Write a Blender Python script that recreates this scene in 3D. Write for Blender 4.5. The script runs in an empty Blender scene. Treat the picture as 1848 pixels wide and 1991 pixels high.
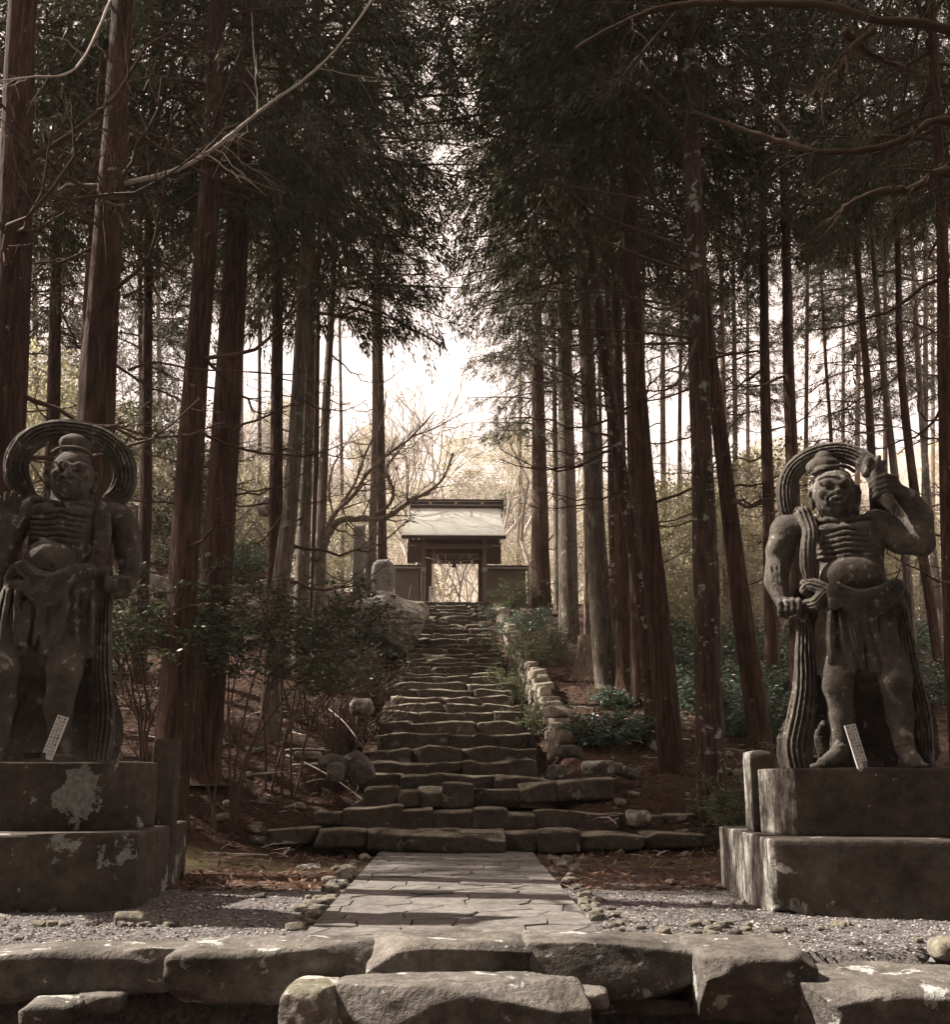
import bpy, math, random
import numpy as np
from mathutils import Vector, Matrix

# ------------------------------------------------------------------ camera, sky, sun, exposure
SC = bpy.context.scene
EYE = 0.95
PITCH = math.radians(10.5); YAW = math.radians(1.21)
cam_data = bpy.data.cameras.new('camera'); cam = bpy.data.objects.new('camera', cam_data)
SC.collection.objects.link(cam); SC.camera = cam
cam_data.sensor_fit = 'HORIZONTAL'; cam_data.sensor_width = 36.0; cam_data.lens = 36.0
cam_data.shift_y = 177.5/1848.0; cam_data.clip_start = 0.05; cam_data.clip_end = 2000.0
cam.location = (0, 0, EYE); cam.rotation_euler = (math.pi/2+PITCH, 0, -YAW)

SUN_EL = math.radians(48); SUN_AZ = math.radians(-76)      # azimuth clockwise from +Y (the way the camera looks)
sun_dir = Vector((math.sin(SUN_AZ)*math.cos(SUN_EL), math.cos(SUN_AZ)*math.cos(SUN_EL), math.sin(SUN_EL)))
world = bpy.data.worlds.new('World'); SC.world = world; world.use_nodes = True
wn = world.node_tree; wn.nodes.clear()
wo = wn.nodes.new('ShaderNodeOutputWorld'); wb = wn.nodes.new('ShaderNodeBackground')
ws = wn.nodes.new('ShaderNodeTexSky'); ws.sky_type = 'NISHITA'; ws.sun_disc = False
ws.sun_elevation = SUN_EL; ws.sun_rotation = SUN_AZ; ws.dust_density = 3.0; ws.air_density = 1.0; ws.ozone_density = 1.0
wm = wn.nodes.new('ShaderNodeMix'); wm.data_type = 'RGBA'; wm.blend_type = 'MULTIPLY'; wm.inputs[0].default_value = 1.0
wm.inputs[7].default_value = (1.0, 0.83, 0.70, 1)
# a bright thin layer of spring cloud over most of the blue
wt = wn.nodes.new('ShaderNodeTexCoord'); wp = wn.nodes.new('ShaderNodeMapping'); wp.inputs['Scale'].default_value = (1, 1, 2.2)
wx_ = wn.nodes.new('ShaderNodeTexNoise'); wx_.inputs['Scale'].default_value = 2.3; wx_.inputs['Detail'].default_value = 7; wx_.inputs['Roughness'].default_value = 0.6
wr = wn.nodes.new('ShaderNodeValToRGB'); wr.color_ramp.elements[0].position = 0.30; wr.color_ramp.elements[0].color = (.55, .55, .55, 1); wr.color_ramp.elements[1].position = 0.62; wr.color_ramp.elements[1].color = (1, 1, 1, 1)
wc = wn.nodes.new('ShaderNodeMix'); wc.data_type = 'RGBA'; wc.inputs[7].default_value = (6.3, 5.05, 4.45, 1)
wn.links.new(wt.outputs['Generated'], wp.inputs[0]); wn.links.new(wp.outputs[0], wx_.inputs['Vector']); wn.links.new(wx_.outputs['Fac'], wr.inputs[0]); wn.links.new(wr.outputs[0], wc.inputs[0])
wn.links.new(ws.outputs[0], wm.inputs[6]); wn.links.new(wm.outputs[2], wc.inputs[6]); wn.links.new(wc.outputs[2], wb.inputs[0])
wb.inputs[1].default_value = 0.15
wn.links.new(wb.outputs[0], wo.inputs[0])
sl = bpy.data.lights.new('sun', 'SUN'); sl.energy = 5.0; sl.angle = math.radians(0.6); sl.color = (1.0, 0.91, 0.80)
so = bpy.data.objects.new('sun', sl); SC.collection.objects.link(so)
so.rotation_euler = sun_dir.to_track_quat('Z', 'Y').to_euler(); so.location = (-20, 10, 40)
SC.view_settings.view_transform = 'Standard'; SC.view_settings.look = 'None'
SC.view_settings.exposure = 1.2; SC.view_settings.gamma = 1.0; SC.view_settings.use_curve_mapping = False
SC.render.engine = 'CYCLES'
SC.cycles.max_bounces = 5; SC.cycles.diffuse_bounces = 3; SC.cycles.transmission_bounces = 3
SC.cycles.glossy_bounces = 1; SC.cycles.volume_bounces = 0; SC.cycles.use_denoising = True
SC.cycles.sample_clamp_indirect = 6.0

# ------------------------------------------------------------------ where a picture point lies in the place
_R = Matrix.Rotation(-YAW, 3, 'Z') @ Matrix.Rotation(math.pi/2+PITCH, 3, 'X')
def ray(px, py): return _R @ Vector(((px-924)/1848.0, -(py-1173)/1848.0, -1.0))
def P(px, py, y):
    r = ray(px, py); return Vector((0, 0, EYE)) + r*(y/r.y)
def PC(px, py, depth): return Vector((0, 0, EYE)) + ray(px, py)*depth
def HZ(px, py, z):
    r = ray(px, py); return Vector((0, 0, EYE)) + r*((z-EYE)/r.z)

# ------------------------------------------------------------------ numpy noise
def _hash(ix, iy, iz, seed):
    h = (ix*374761393 + iy*668265263 + iz*2147483647 % 4294967291 + seed*1274126177) & 0xFFFFFFFF
    h = ((h ^ (h >> 13))*1274126177) & 0xFFFFFFFF
    h = ((h ^ (h >> 16))*2246822519) & 0xFFFFFFFF
    return ((h ^ (h >> 15)) & 0xFFFFFF)/float(0xFFFFFF)
def vnoise(p, seed=0):
    p = np.asarray(p, dtype=np.float64); i = np.floor(p).astype(np.int64); f = p-i; f = f*f*(3-2*f)
    r = 0
    for dx in (0, 1):
        for dy in (0, 1):
            for dz in (0, 1):
                w = (f[..., 0] if dx else 1-f[..., 0])*(f[..., 1] if dy else 1-f[..., 1])*(f[..., 2] if dz else 1-f[..., 2])
                r = r + w*_hash(i[..., 0]+dx, i[..., 1]+dy, i[..., 2]+dz, seed)
    return r*2-1
def fbm(p, seed=0, octv=3):
    p = np.asarray(p, dtype=np.float64); a = 1.0; r = 0; t = 0
    for o in range(octv):
        r = r + a*vnoise(p*(2**o)+17.3*o, seed+o); t += a; a *= 0.5
    return r/t
def sstep(a, b, x):
    t = np.clip((x-a)/(b-a), 0, 1); return t*t*(3-2*t)
def frac(v): return v-math.floor(v)

# ------------------------------------------------------------------ mesh and object helpers
def mesh_from(name, verts, faces, mat=None, smooth=True):
    """verts Nx3; faces: list of arrays, each M x k"""
    if not isinstance(faces, (list, tuple)): faces = [faces]
    faces = [np.asarray(f, dtype=np.int32) for f in faces if len(f)]
    me = bpy.data.meshes.new(name)
    verts = np.asarray(verts, dtype=np.float32)
    me.vertices.add(len(verts)); me.vertices.foreach_set('co', verts.ravel())
    nl = sum(f.size for f in faces); npoly = sum(len(f) for f in faces)
    me.loops.add(nl); me.polygons.add(npoly)
    me.loops.foreach_set('vertex_index', np.concatenate([f.ravel() for f in faces]))
    tot = np.concatenate([np.full(len(f), f.shape[1], dtype=np.int32) for f in faces])
    me.polygons.foreach_set('loop_start', np.concatenate([[0], np.cumsum(tot)[:-1]]).astype(np.int32))
    me.polygons.foreach_set('use_smooth', np.full(npoly, smooth, dtype=bool))
    me.update(calc_edges=True); me.validate()
    if mat is not None: me.materials.append(mat)
    return me
class MB:
    def __init__(s): s.v = []; s.f = {}; s.n = 0
    def add(s, v, f):
        v = np.asarray(v, dtype=float).reshape(-1, 3)
        if not isinstance(f, list): f = [f]
        for a in f:
            a = np.asarray(a, dtype=np.int64)
            if a.size: s.f.setdefault(a.shape[1], []).append(a+s.n)
        s.v.append(v); s.n += len(v); return s
    def mesh(s, name, mat, smooth=True):
        return mesh_from(name, np.concatenate(s.v), [np.concatenate(a) for a in s.f.values()], mat, smooth)
BOXF = np.array([[0,1,3,2],[4,6,7,5],[0,4,5,1],[2,3,7,6],[0,2,6,4],[1,5,7,3]])
def box(x0, x1, y0, y1, z0, z1):
    return np.array([(x, y, z) for x in (x0, x1) for y in (y0, y1) for z in (z0, z1)], float), BOXF
def bevbox(x0, x1, y0, y1, z0, z1, b=0.01):
    n = 3; v, f = rockbox(x1-x0, y1-y0, z1-z0, b, 0, 1, n=2)
    return v+np.array([(x0+x1)/2, (y0+y1)/2, (z0+z1)/2]), f
def tube(pts, rad, sides=6, cap=True, jag=0.0, seed=0):
    pts = np.asarray([tuple(p) for p in pts], float); rad = np.broadcast_to(np.asarray(rad, float), (len(pts),)); n = len(pts)
    t = np.gradient(pts, axis=0); t /= np.linalg.norm(t, axis=1, keepdims=True)+1e-9
    ref = np.where(np.abs(t[:, 2:3]) > 0.9, np.array([[1.0, 0, 0]]), np.array([[0, 0, 1.0]]))
    ref = np.broadcast_to(ref[n//2], t.shape)
    u = np.cross(t, ref); u /= np.linalg.norm(u, axis=1, keepdims=True)+1e-9
    w = np.cross(t, u)
    a = np.arange(sides)*2*math.pi/sides
    rr = rad[:, None]*np.ones((n, sides))
    v = pts[:, None]+rr[..., None]*(np.cos(a)[None, :, None]*u[:, None]+np.sin(a)[None, :, None]*w[:, None])
    v = v.reshape(-1, 3)
    i = np.arange(n-1)[:, None]*sides; j = np.arange(sides)[None]; k = (j+1) % sides
    f = np.stack([i+j, i+k, i+sides+k, i+sides+j], -1).reshape(-1, 4)
    fl = [f]
    if cap:
        v = np.vstack([v, pts[:1], pts[-1:]]); m = n*sides; jj = np.arange(sides); kk = (jj+1) % sides
        fl.append(np.concatenate([np.stack([np.full(sides, m), kk, jj], -1), np.stack([np.full(sides, m+1), (n-1)*sides+jj, (n-1)*sides+kk], -1)]))
    return v, fl
def rockbox(w, d, h, r, amp, freq, n=4, seed=0, chop=0):
    """rounded, uneven block centred on the origin, surface grid n x n a side"""
    key = n
    if key not in _RB:
        vs = {}; vl = []; fl = []
        def vid(p):
            q = tuple(np.round(p, 6))
            if q not in vs: vs[q] = len(vl); vl.append(q)
            return vs[q]
        for ax in range(3):
            for s in (-1, 1):
                o = [a for a in range(3) if a != ax]
                for i in range(n):
                    for j in range(n):
                        c = []
                        for (di, dj) in ((0, 0), (1, 0), (1, 1), (0, 1)):
                            p = [0, 0, 0]; p[ax] = s; p[o[0]] = -1+2*(i+di)/n; p[o[1]] = -1+2*(j+dj)/n; c.append(vid(p))
                        flip = (s > 0) ^ (ax == 1)
                        fl.append(c if flip else c[::-1])
        _RB[key] = (np.array(vl), np.array(fl))
    v0, f = _RB[key]
    half = np.array([w, d, h])/2.0
    r = min(r, half.min()*0.95)
    v = v0.copy()
    # push grid lines towards the edges so the rounding is resolved
    v = np.sign(v)*np.abs(v)**0.75
    p = v*half; q = np.clip(p, -(half-r), half-r); dlt = p-q; ln = np.linalg.norm(dlt, axis=1, keepdims=True)
    p = np.where(ln > 1e-9, q+dlt/np.maximum(ln, 1e-9)*np.minimum(ln, r), p)
    if amp > 0:
        nrm = p/half; nrm /= np.linalg.norm(nrm, axis=1, keepdims=True)
        s3 = seed*7.13
        n1 = fbm(p*freq+s3, seed, 3)
        n2 = vnoise(p*freq*0.45+s3+5, seed+9)
        p = p+nrm*(amp*(n1*0.8+n2*0.9))[:, None]
    if chop:
        R = np.random.RandomState(seed+500)
        for i in range(chop):
            m = R.normal(size=3)*(np.array([1, 1, .8]) if w < 1.3*max(d, h) else np.array([.25, 1, 1])); m /= np.linalg.norm(m); dd = p @ m; o = dd.max()*R.uniform(.74, .95); e = np.maximum(dd-o, 0); p = p-m*(e*.93)[:, None]
        lo, hi = p.min(0), p.max(0); p = (p-(lo+hi)/2)*(np.array([w, d, h])/(hi-lo))
    return p, f
_RB = {}
def link(o, parent=None):
    SC.collection.objects.link(o)
    if parent is not None: o.parent = parent
    return o
def part(name, me, parent=None, loc=(0, 0, 0), rot=(0, 0, 0), sc=None, label=None, kind=None):
    o = bpy.data.objects.new(name, me); o.location = loc; o.rotation_euler = rot
    if sc is not None: o.scale = (sc, sc, sc) if isinstance(sc, (int, float)) else sc
    link(o, parent)
    if label: o['label'] = label
    if kind: o['kind'] = kind
    return o
def tag(o, label, cat, group=None):
    o['label'] = label; o['category'] = cat
    if group: o['group'] = group
    return o
def thing(name, label, cat, loc=(0, 0, 0), rotz=0.0, group=None):
    o = bpy.data.objects.new(name, None); o.location = loc; o.rotation_euler = (0, 0, rotz); o.empty_display_size = 0.2
    link(o); return tag(o, label, cat, group)
def structure(name, me): 
    o = part(name, me); o['kind'] = 'structure'; return o
def rng(s): return np.random.RandomState(s)

# ------------------------------------------------------------------ materials
class NT:
    def __init__(s, name):
        s.m = bpy.data.materials.new(name); s.m.use_nodes = True; s.t = s.m.node_tree
        s.b = s.t.nodes['Principled BSDF']; s.out = s.t.nodes['Material Output']
        s.b.inputs['Specular IOR Level'].default_value = 0.25
        s.tc = s.t.nodes.new('ShaderNodeTexCoord'); s.oi = s.t.nodes.new('ShaderNodeObjectInfo')
        s.geo = s.t.nodes.new('ShaderNodeNewGeometry')
    def n(s, k): return s.t.nodes.new(k)
    def l(s, a, b): s.t.links.new(a, b)
    def co(s, world=False, scale=(1, 1, 1), rnd=True):
        mp = s.n('ShaderNodeMapping'); mp.inputs['Scale'].default_value = scale
        s.l(s.geo.outputs['Position'] if world else s.tc.outputs['Object'], mp.inputs[0])
        if rnd and not world:
            ml = s.n('ShaderNodeVectorMath'); ml.operation = 'SCALE'; ml.inputs[0].default_value = (37, 23, 51)
            s.l(s.oi.outputs['Random'], ml.inputs['Scale']); s.l(ml.outputs[0], mp.inputs['Location'])
        return mp.outputs[0]
    def noise(s, co, scale, detail=4, rough=0.55, dist=0.0):
        x = s.n('ShaderNodeTexNoise'); x.inputs['Scale'].default_value = scale; x.inputs['Detail'].default_value = detail
        x.inputs['Roughness'].default_value = rough; x.inputs['Distortion'].default_value = dist
        s.l(co, x.inputs['Vector']); return x.outputs['Fac']
    def voro(s, co, scale, out='Distance', rnd=1.0):
        x = s.n('ShaderNodeTexVoronoi'); x.inputs['Scale'].default_value = scale; x.inputs['Randomness'].default_value = rnd
        s.l(co, x.inputs['Vector']); return x.outputs[out]
    def ramp(s, fac, stops, interp='LINEAR'):
        x = s.n('ShaderNodeValToRGB'); x.color_ramp.interpolation = interp; e = x.color_ramp.elements
        while len(e) < len(stops): e.new(0.5)
        for i, (p, c) in enumerate(stops):
            e[i].position = p; e[i].color = (c, c, c, 1) if isinstance(c, (int, float)) else (*c, 1)
        s.l(fac, x.inputs[0]); return x.outputs[0]
    def mix(s, fac, a, b, mode='MIX'):
        x = s.n('ShaderNodeMix'); x.data_type = 'RGBA'; x.blend_type = mode
        for i, v in ((0, fac), (6, a), (7, b)):
            if isinstance(v, (int, float)): x.inputs[i].default_value = v if i == 0 else (v, v, v, 1)
            elif isinstance(v, tuple): x.inputs[i].default_value = (*v, 1)
            else: s.l(v, x.inputs[i])
        return x.outputs[2]
    def math(s, op, a, b=0.5):
        x = s.n('ShaderNodeMath'); x.operation = op
        for i, v in ((0, a), (1, b)):
            if isinstance(v, (int, float)): x.inputs[i].default_value = v
            else: s.l(v, x.inputs[i])
        return x.outputs[0]
    def up(s):
        x = s.n('ShaderNodeSeparateXYZ'); s.l(s.geo.outputs['Normal'], x.inputs[0]); return x.outputs[2]
    def bump(s, h, strength=0.5, dist=0.02, prev=None):
        x = s.n('ShaderNodeBump'); x.inputs['Strength'].default_value = strength; x.inputs['Distance'].default_value = dist
        s.l(h, x.inputs['Height'])
        if prev is not None: s.l(prev, x.inputs['Normal'])
        return x.outputs[0]
    def done(s, col, rough=0.9, nrm=None):
        if isinstance(col, tuple): s.b.inputs['Base Color'].default_value = (*col, 1)
        else: s.l(col, s.b.inputs['Base Color'])
        s.b.inputs['Roughness'].default_value = rough
        if nrm is not None: s.l(nrm, s.b.inputs['Normal'])
        return s.m

def stone_mat(name, c0, c1, lichen=0.35, lich=(0.42, 0.43, 0.37), moss=0.0, moss_rimlight_col=(0.07, 0.075, 0.03), scale=1.0, bump=0.6, lscale=3.0, streak=False, thr=0.62, grain=24.0, blotch=None, side=False):
    t = NT(name); co = t.co(); 
    n1 = t.noise(co, 2.2*scale, 6, 0.6); n2 = t.noise(co, 11*scale, 5, 0.65)
    base = t.ramp(n1, [(0.3, c0), (0.7, c1)])
    base = t.mix(0.65, base, t.ramp(n2, [(0.30, 0.30), (0.70, 1.40)]), 'MULTIPLY')
    base = t.mix(0.35, base, t.ramp(t.noise(co, grain*2.2, 3, 0.7), [(0.3, 0.4), (0.7, 1.5)]), 'MULTIPLY')
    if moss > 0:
        u = t.up(); mm = t.math('MULTIPLY', t.ramp(u, [(0.22, 0.0), (0.60, 1.0)]), t.ramp(t.noise(co, 3.5, 5, 0.6), [(0.38, 0.0), (0.58, 1.0)]))  # moss on upward faces; on the steps it also paints in rim light
        base = t.mix(t.math('MULTIPLY', mm, moss), base, t.mix(t.noise(co, 30, 3), moss_rimlight_col, tuple(min(1, c*1.9) for c in moss_rimlight_col)))
    lco = t.co(scale=(1, 1, 0.28)) if streak else co
    a = t.noise(lco, lscale, 8, 0.62, 0.4); b = t.noise(co, lscale*5, 6, 0.6, 0.3)
    la = t.ramp(a, [(thr, 0.0), (thr+0.012, 1.0)]); lb = t.ramp(b, [(thr+0.05, 0.0), (thr+0.065, 1.0)])
    lf = t.math('MAXIMUM', la, t.math('MULTIPLY', lb, 0.8))
    if blotch:
        vm = t.n('ShaderNodeVectorMath'); vm.operation = 'DISTANCE'; t.l(t.tc.outputs['Object'], vm.inputs[0]); vm.inputs[1].default_value = blotch[:3]
        q = t.math('ADD', vm.outputs['Value'], t.math('MULTIPLY', t.math('SUBTRACT', t.noise(t.tc.outputs['Object'], 7, 8, .6), .5), blotch[3]*2.2))
        lf = t.math('MAXIMUM', lf, t.math('LESS_THAN', q, blotch[3]))
    if side:  # left faces only: pale streaks mix lichen with painted sunlight
        sx = t.n('ShaderNodeSeparateXYZ'); t.l(t.geo.outputs['Normal'], sx.inputs[0])
        q = t.ramp(t.noise(t.co(scale=(1, 1, .30), rnd=False), 15, 9, .72, .3), [(.44, 0.0), (.60, 1.0)])
        lf = t.math('MAXIMUM', lf, t.math('MULTIPLY', t.math('LESS_THAN', sx.outputs[0], -.5), q))
    lcol = t.mix(t.ramp(t.noise(co, 22, 6, .7), [(.35, 0.0), (.65, 1.0)]), tuple(c*0.45 for c in lich), lich)
    base = t.mix(t.math('MULTIPLY', lf, lichen), base, lcol)
    h = t.math('ADD', t.noise(co, 6*scale, 8, 0.65), t.math('MULTIPLY', t.noise(co, grain*scale, 4, 0.7), 0.45))
    h = t.math('ADD', h, t.math('MULTIPLY', lf, 0.12))
    return t.done(base, 0.92, t.bump(h, bump, 0.03))

M = {}
M['statue'] = stone_mat('weathered_statue_stone', (0.070, 0.057, 0.048), (0.185, 0.163, 0.142), 0.9, (0.42, 0.42, 0.39), 0.0, lscale=11, thr=0.61, bump=0.95, grain=70)
M['plinth'] = stone_mat('plinth_stone', (0.054, 0.042, 0.035), (0.125, 0.103, 0.086), 0.9, (0.42, 0.44, 0.42), 0.0, lscale=2.6, thr=0.61, bump=0.7, grain=50)
M['plinth_b'] = stone_mat('plinth_stone_streaked', (0.054, 0.042, 0.035), (0.125, 0.103, 0.086), 0.9, (0.58, 0.57, 0.51), 0.0, lscale=3.2, thr=0.64, bump=0.7, grain=50, side=True)  # left-face streaks are lichen plus sunlight put into the colour
PLINTH_U = lambda b: stone_mat('plinth_stone_blotched', (0.054, 0.042, 0.035), (0.125, 0.103, 0.086), 0.9, (0.46, 0.48, 0.46), 0.0, lscale=3.2, thr=0.64, bump=0.7, grain=50, blotch=b)
M['rock'] = stone_mat('kerb_rock', (0.056, 0.048, 0.042), (0.225, 0.202, 0.182), 0.95, (0.56, 0.56, 0.52), 0.15, (0.12, 0.11, 0.08), lscale=3.2, thr=0.60, bump=0.9)
M['step'] = stone_mat('step_stone', (0.048, 0.037, 0.030), (0.115, 0.092, 0.075), 0.6, (0.36, 0.35, 0.28), 1.0, (0.22, 0.20, 0.15), lscale=3.5, thr=0.63, bump=0.9)  # pale step tops: moss colour lightened to paint light along the rims
M['pale'] = stone_mat('pale_wall_stone', (0.20, 0.17, 0.135), (0.42, 0.37, 0.30), 0.8, (0.60, 0.58, 0.50), 0.25, lscale=4, thr=0.58, bump=0.8)
M['boulder'] = stone_mat('boulder_rock', (0.12, 0.10, 0.085), (0.30, 0.27, 0.23), 0.9, (0.62, 0.60, 0.54), 0.4, lscale=3, thr=0.54, bump=0.8)
M['flag'] = stone_mat('flagstone', (0.128, 0.116, 0.105), (0.215, 0.200, 0.185), 0.15, (0.36, 0.34, 0.30), 0.0, lscale=3, thr=0.66, bump=0.35)
M['stele'] = stone_mat('stele_stone', (0.20, 0.19, 0.175), (0.34, 0.32, 0.29), 0.5, (0.5, 0.5, 0.46), 0.0, lscale=4, thr=0.6, bump=0.8)
def bark_mat(name, c0, c1, lich=0.5, lcol=(0.34, 0.37, 0.33), thr=0.66, moss=0.0):
    t = NT(name); co = t.co(scale=(1, 1, 0.10)); c2 = t.co(scale=(1, 1, 0.35)); c3 = t.co()
    n1 = t.noise(co, 22, 6, 0.65, 0.6); n2 = t.noise(c3, 0.9, 3); n3 = t.noise(c2, 9, 6, 0.6)
    col = t.ramp(n1, [(0.30, tuple(c*0.4 for c in c0)), (0.46, c0), (0.70, c1)])
    col = t.mix(0.7, col, t.ramp(n2, [(0.3, 0.6), (0.7, 1.35)]), 'MULTIPLY')
    lf = t.ramp(t.noise(c3, 5.5, 8, 0.65, 0.3), [(thr, 0.0), (thr+0.02, 1.0)])
    col = t.mix(t.math('MULTIPLY', lf, lich), col, lcol)
    if moss:
        col = t.mix(t.math('MULTIPLY', t.ramp(t.noise(c2, 3, 5), [(0.45, 0), (0.6, 1)]), moss), col, (0.10, 0.11, 0.05))
    h = t.math('ADD', n1, t.math('MULTIPLY', n3, 0.7))
    return t.done(col, 0.95, t.bump(h, 1.0, 0.06))
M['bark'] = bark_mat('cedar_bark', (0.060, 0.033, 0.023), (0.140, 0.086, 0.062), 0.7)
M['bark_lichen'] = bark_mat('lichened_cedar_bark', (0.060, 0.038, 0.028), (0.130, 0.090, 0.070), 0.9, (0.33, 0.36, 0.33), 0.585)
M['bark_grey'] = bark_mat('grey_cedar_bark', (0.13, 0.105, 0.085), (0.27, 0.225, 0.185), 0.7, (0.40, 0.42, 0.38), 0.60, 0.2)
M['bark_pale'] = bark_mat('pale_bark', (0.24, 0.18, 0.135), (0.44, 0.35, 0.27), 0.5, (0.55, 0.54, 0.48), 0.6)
M['twig'] = NT('dead_twig_bark').done((0.095, 0.064, 0.048), 0.9)
M['twig_pale'] = NT('pale_dry_twig').done((0.50, 0.45, 0.39), 0.9)
def leaf_mat(name, cols, transl=0.35, rough=0.55, spec=0.3, nscale=0.7, tt=(1.3, 1.25, 0.7)):
    t = NT(name); t.t.nodes.remove(t.b)
    n = t.noise(t.geo.outputs['Position'], nscale, 3)
    rr = t.ramp(t.math('ADD', t.math('MULTIPLY', n, 0.75), t.math('MULTIPLY', t.geo.outputs['Random Per Island'], 0.45)),
                [(0.25, cols[0]), (0.5, cols[1]), (0.8, cols[2])])
    d = t.n('ShaderNodeBsdfPrincipled'); d.inputs['Roughness'].default_value = rough; d.inputs['Specular IOR Level'].default_value = spec
    tr = t.n('ShaderNodeBsdfTranslucent'); mx = t.n('ShaderNodeMixShader'); mx.inputs[0].default_value = transl
    t.l(rr, d.inputs['Base Color']); t.l(t.mix(1.0, rr, tt, 'MULTIPLY'), tr.inputs[0])
    t.l(d.outputs[0], mx.inputs[1]); t.l(tr.outputs[0], mx.inputs[2]); t.l(mx.outputs[0], t.out.inputs[0]); return t.m
M['cedar'] = leaf_mat('cedar_foliage', ((0.034, 0.021, 0.016), (0.048, 0.043, 0.030), (0.082, 0.098, 0.070)), 0.30)
M['broad'] = leaf_mat('evergreen_leaf', ((0.026, 0.034, 0.022), (0.045, 0.060, 0.038), (0.075, 0.098, 0.066)), 0.2, 0.45, 0.4)
M['glossy'] = leaf_mat('glossy_leaf', ((0.050, 0.080, 0.062), (0.085, 0.130, 0.105), (0.14, 0.19, 0.16)), 0.2, 0.35, 0.6)
M['spring'] = leaf_mat('pale_spring_leaf', ((0.22, 0.22, 0.155), (0.34, 0.33, 0.245), (0.48, 0.46, 0.37)), 0.5, 0.6, 0.2, tt=(1.2, 1.13, 0.93))
M['fern'] = leaf_mat('fern_leaf', ((0.07, 0.10, 0.055), (0.11, 0.15, 0.085), (0.17, 0.21, 0.13)), 0.3)
M['litter'] = leaf_mat('fallen_needles', ((0.055, 0.028, 0.020), (0.11, 0.058, 0.042), (0.27, 0.175, 0.13)), 0.1, 0.9, 0.1, 3.0)

def ground_mat():
    t = NT('forest_floor'); w = t.geo.outputs['Position']; 
    x = t.n('ShaderNodeSeparateXYZ'); t.l(w, x.inputs[0]); ypos = x.outputs[1]; xpos = x.outputs[0]
    n1 = t.noise(w, 1.1, 6, 0.65); n2 = t.noise(w, 16, 6, 0.7); n3 = t.noise(w, 60, 3, 0.7)
    lit = t.ramp(n1, [(0.3, (0.040, 0.024, 0.017)), (0.7, (0.098, 0.052, 0.036))])
    lit = t.mix(0.8, lit, t.ramp(n2, [(0.3, 0.35), (0.7, 1.7)]), 'MULTIPLY')
    grav = t.ramp(t.voro(w, 42, 'Color'), [(0.0, (0.10, 0.090, 0.088)), (1.0, (0.30, 0.27, 0.255))])
    gy = t.math('ADD', ypos, t.math('MULTIPLY', t.math('SUBTRACT', n1, 0.5), 4.0))
    gm = t.math('MULTIPLY', t.math('LESS_THAN', gy, 8.9), t.math('GREATER_THAN', ypos, 5.2))
    col = t.mix(gm, lit, grav)
    my = t.math('SUBTRACT', ypos, 11.3); my = t.math('ABSOLUTE', my)
    mm = t.math('MULTIPLY', t.ramp(my, [(0.6, 1.0), (1.0, 0.0)]), t.ramp(t.noise(w, 0.8, 4), [(0.42, 0.0), (0.52, 1.0)]))
    col = t.mix(t.math('MULTIPLY', mm, 0.85), col, t.mix(n2, (0.050, 0.044, 0.014), (0.12, 0.098, 0.036)))
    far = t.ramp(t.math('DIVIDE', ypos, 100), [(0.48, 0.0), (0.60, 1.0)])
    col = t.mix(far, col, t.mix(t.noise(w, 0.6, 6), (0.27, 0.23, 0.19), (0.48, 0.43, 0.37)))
    h = t.math('ADD', t.math('MULTIPLY', n2, 1.6), t.math('MULTIPLY', n3, 0.6))
    return t.done(col, 0.95, t.bump(h, 0.9, 0.05))
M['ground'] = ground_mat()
def flat(name, c, rough=0.8, var=0.25, sc=(1, 1, 1), ns=8):
    t = NT(name); n = t.noise(t.co(scale=sc), ns, 5, 0.65)
    return t.done(t.mix(1.0, c, t.ramp(n, [(0.25, 1-var), (0.75, 1+var)]), 'MULTIPLY'), rough, t.bump(n, 0.3, 0.01))
M['wood'] = flat('old_dark_timber', (0.085, 0.050, 0.038), 0.85, 0.35, (6, 6, 0.5))
M['wood_grey'] = flat('weathered_timber', (0.17, 0.125, 0.10), 0.85, 0.35, (6, 6, 0.5))
M['shingle'] = flat('copper_shingle', (0.74, 0.75, 0.70), 0.5, 0.12, (0.4, 1, 1), 6)
M['ridge'] = flat('dark_metal_ridge', (0.045, 0.033, 0.033), 0.5, 0.15)
M['gold'] = flat('brass_crest', (0.45, 0.33, 0.14), 0.45, 0.1)
M['plaster'] = flat('earth_plaster', (0.15, 0.125, 0.095), 0.95, 0.15, ns=2)
M['coping'] = flat('pale_coping', (0.30, 0.28, 0.25), 0.7, 0.12)
M['white'] = flat('white_paint', (0.80, 0.79, 0.76), 0.6, 0.04)
M['ink'] = NT('black_ink').done((0.012, 0.012, 0.014), 0.7)
M['paper'] = NT('white_paper').done((0.75, 0.74, 0.70), 0.8)
M['rope'] = flat('straw_rope', (0.30, 0.22, 0.13), 0.9, 0.3, ns=60)
M['black'] = NT('black_lacquer').done((0.018, 0.016, 0.018), 0.35)
def pebble_mat():
    t = NT('gravel_pebble')
    c = t.ramp(t.geo.outputs['Random Per Island'], [(0.0, (0.060, 0.055, 0.056)), (0.45, (0.17, 0.155, 0.152)), (0.8, (0.29, 0.27, 0.26)), (1.0, (0.55, 0.50, 0.45))])
    return t.done(c, 0.85)
M['pebble'] = pebble_mat()
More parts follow.
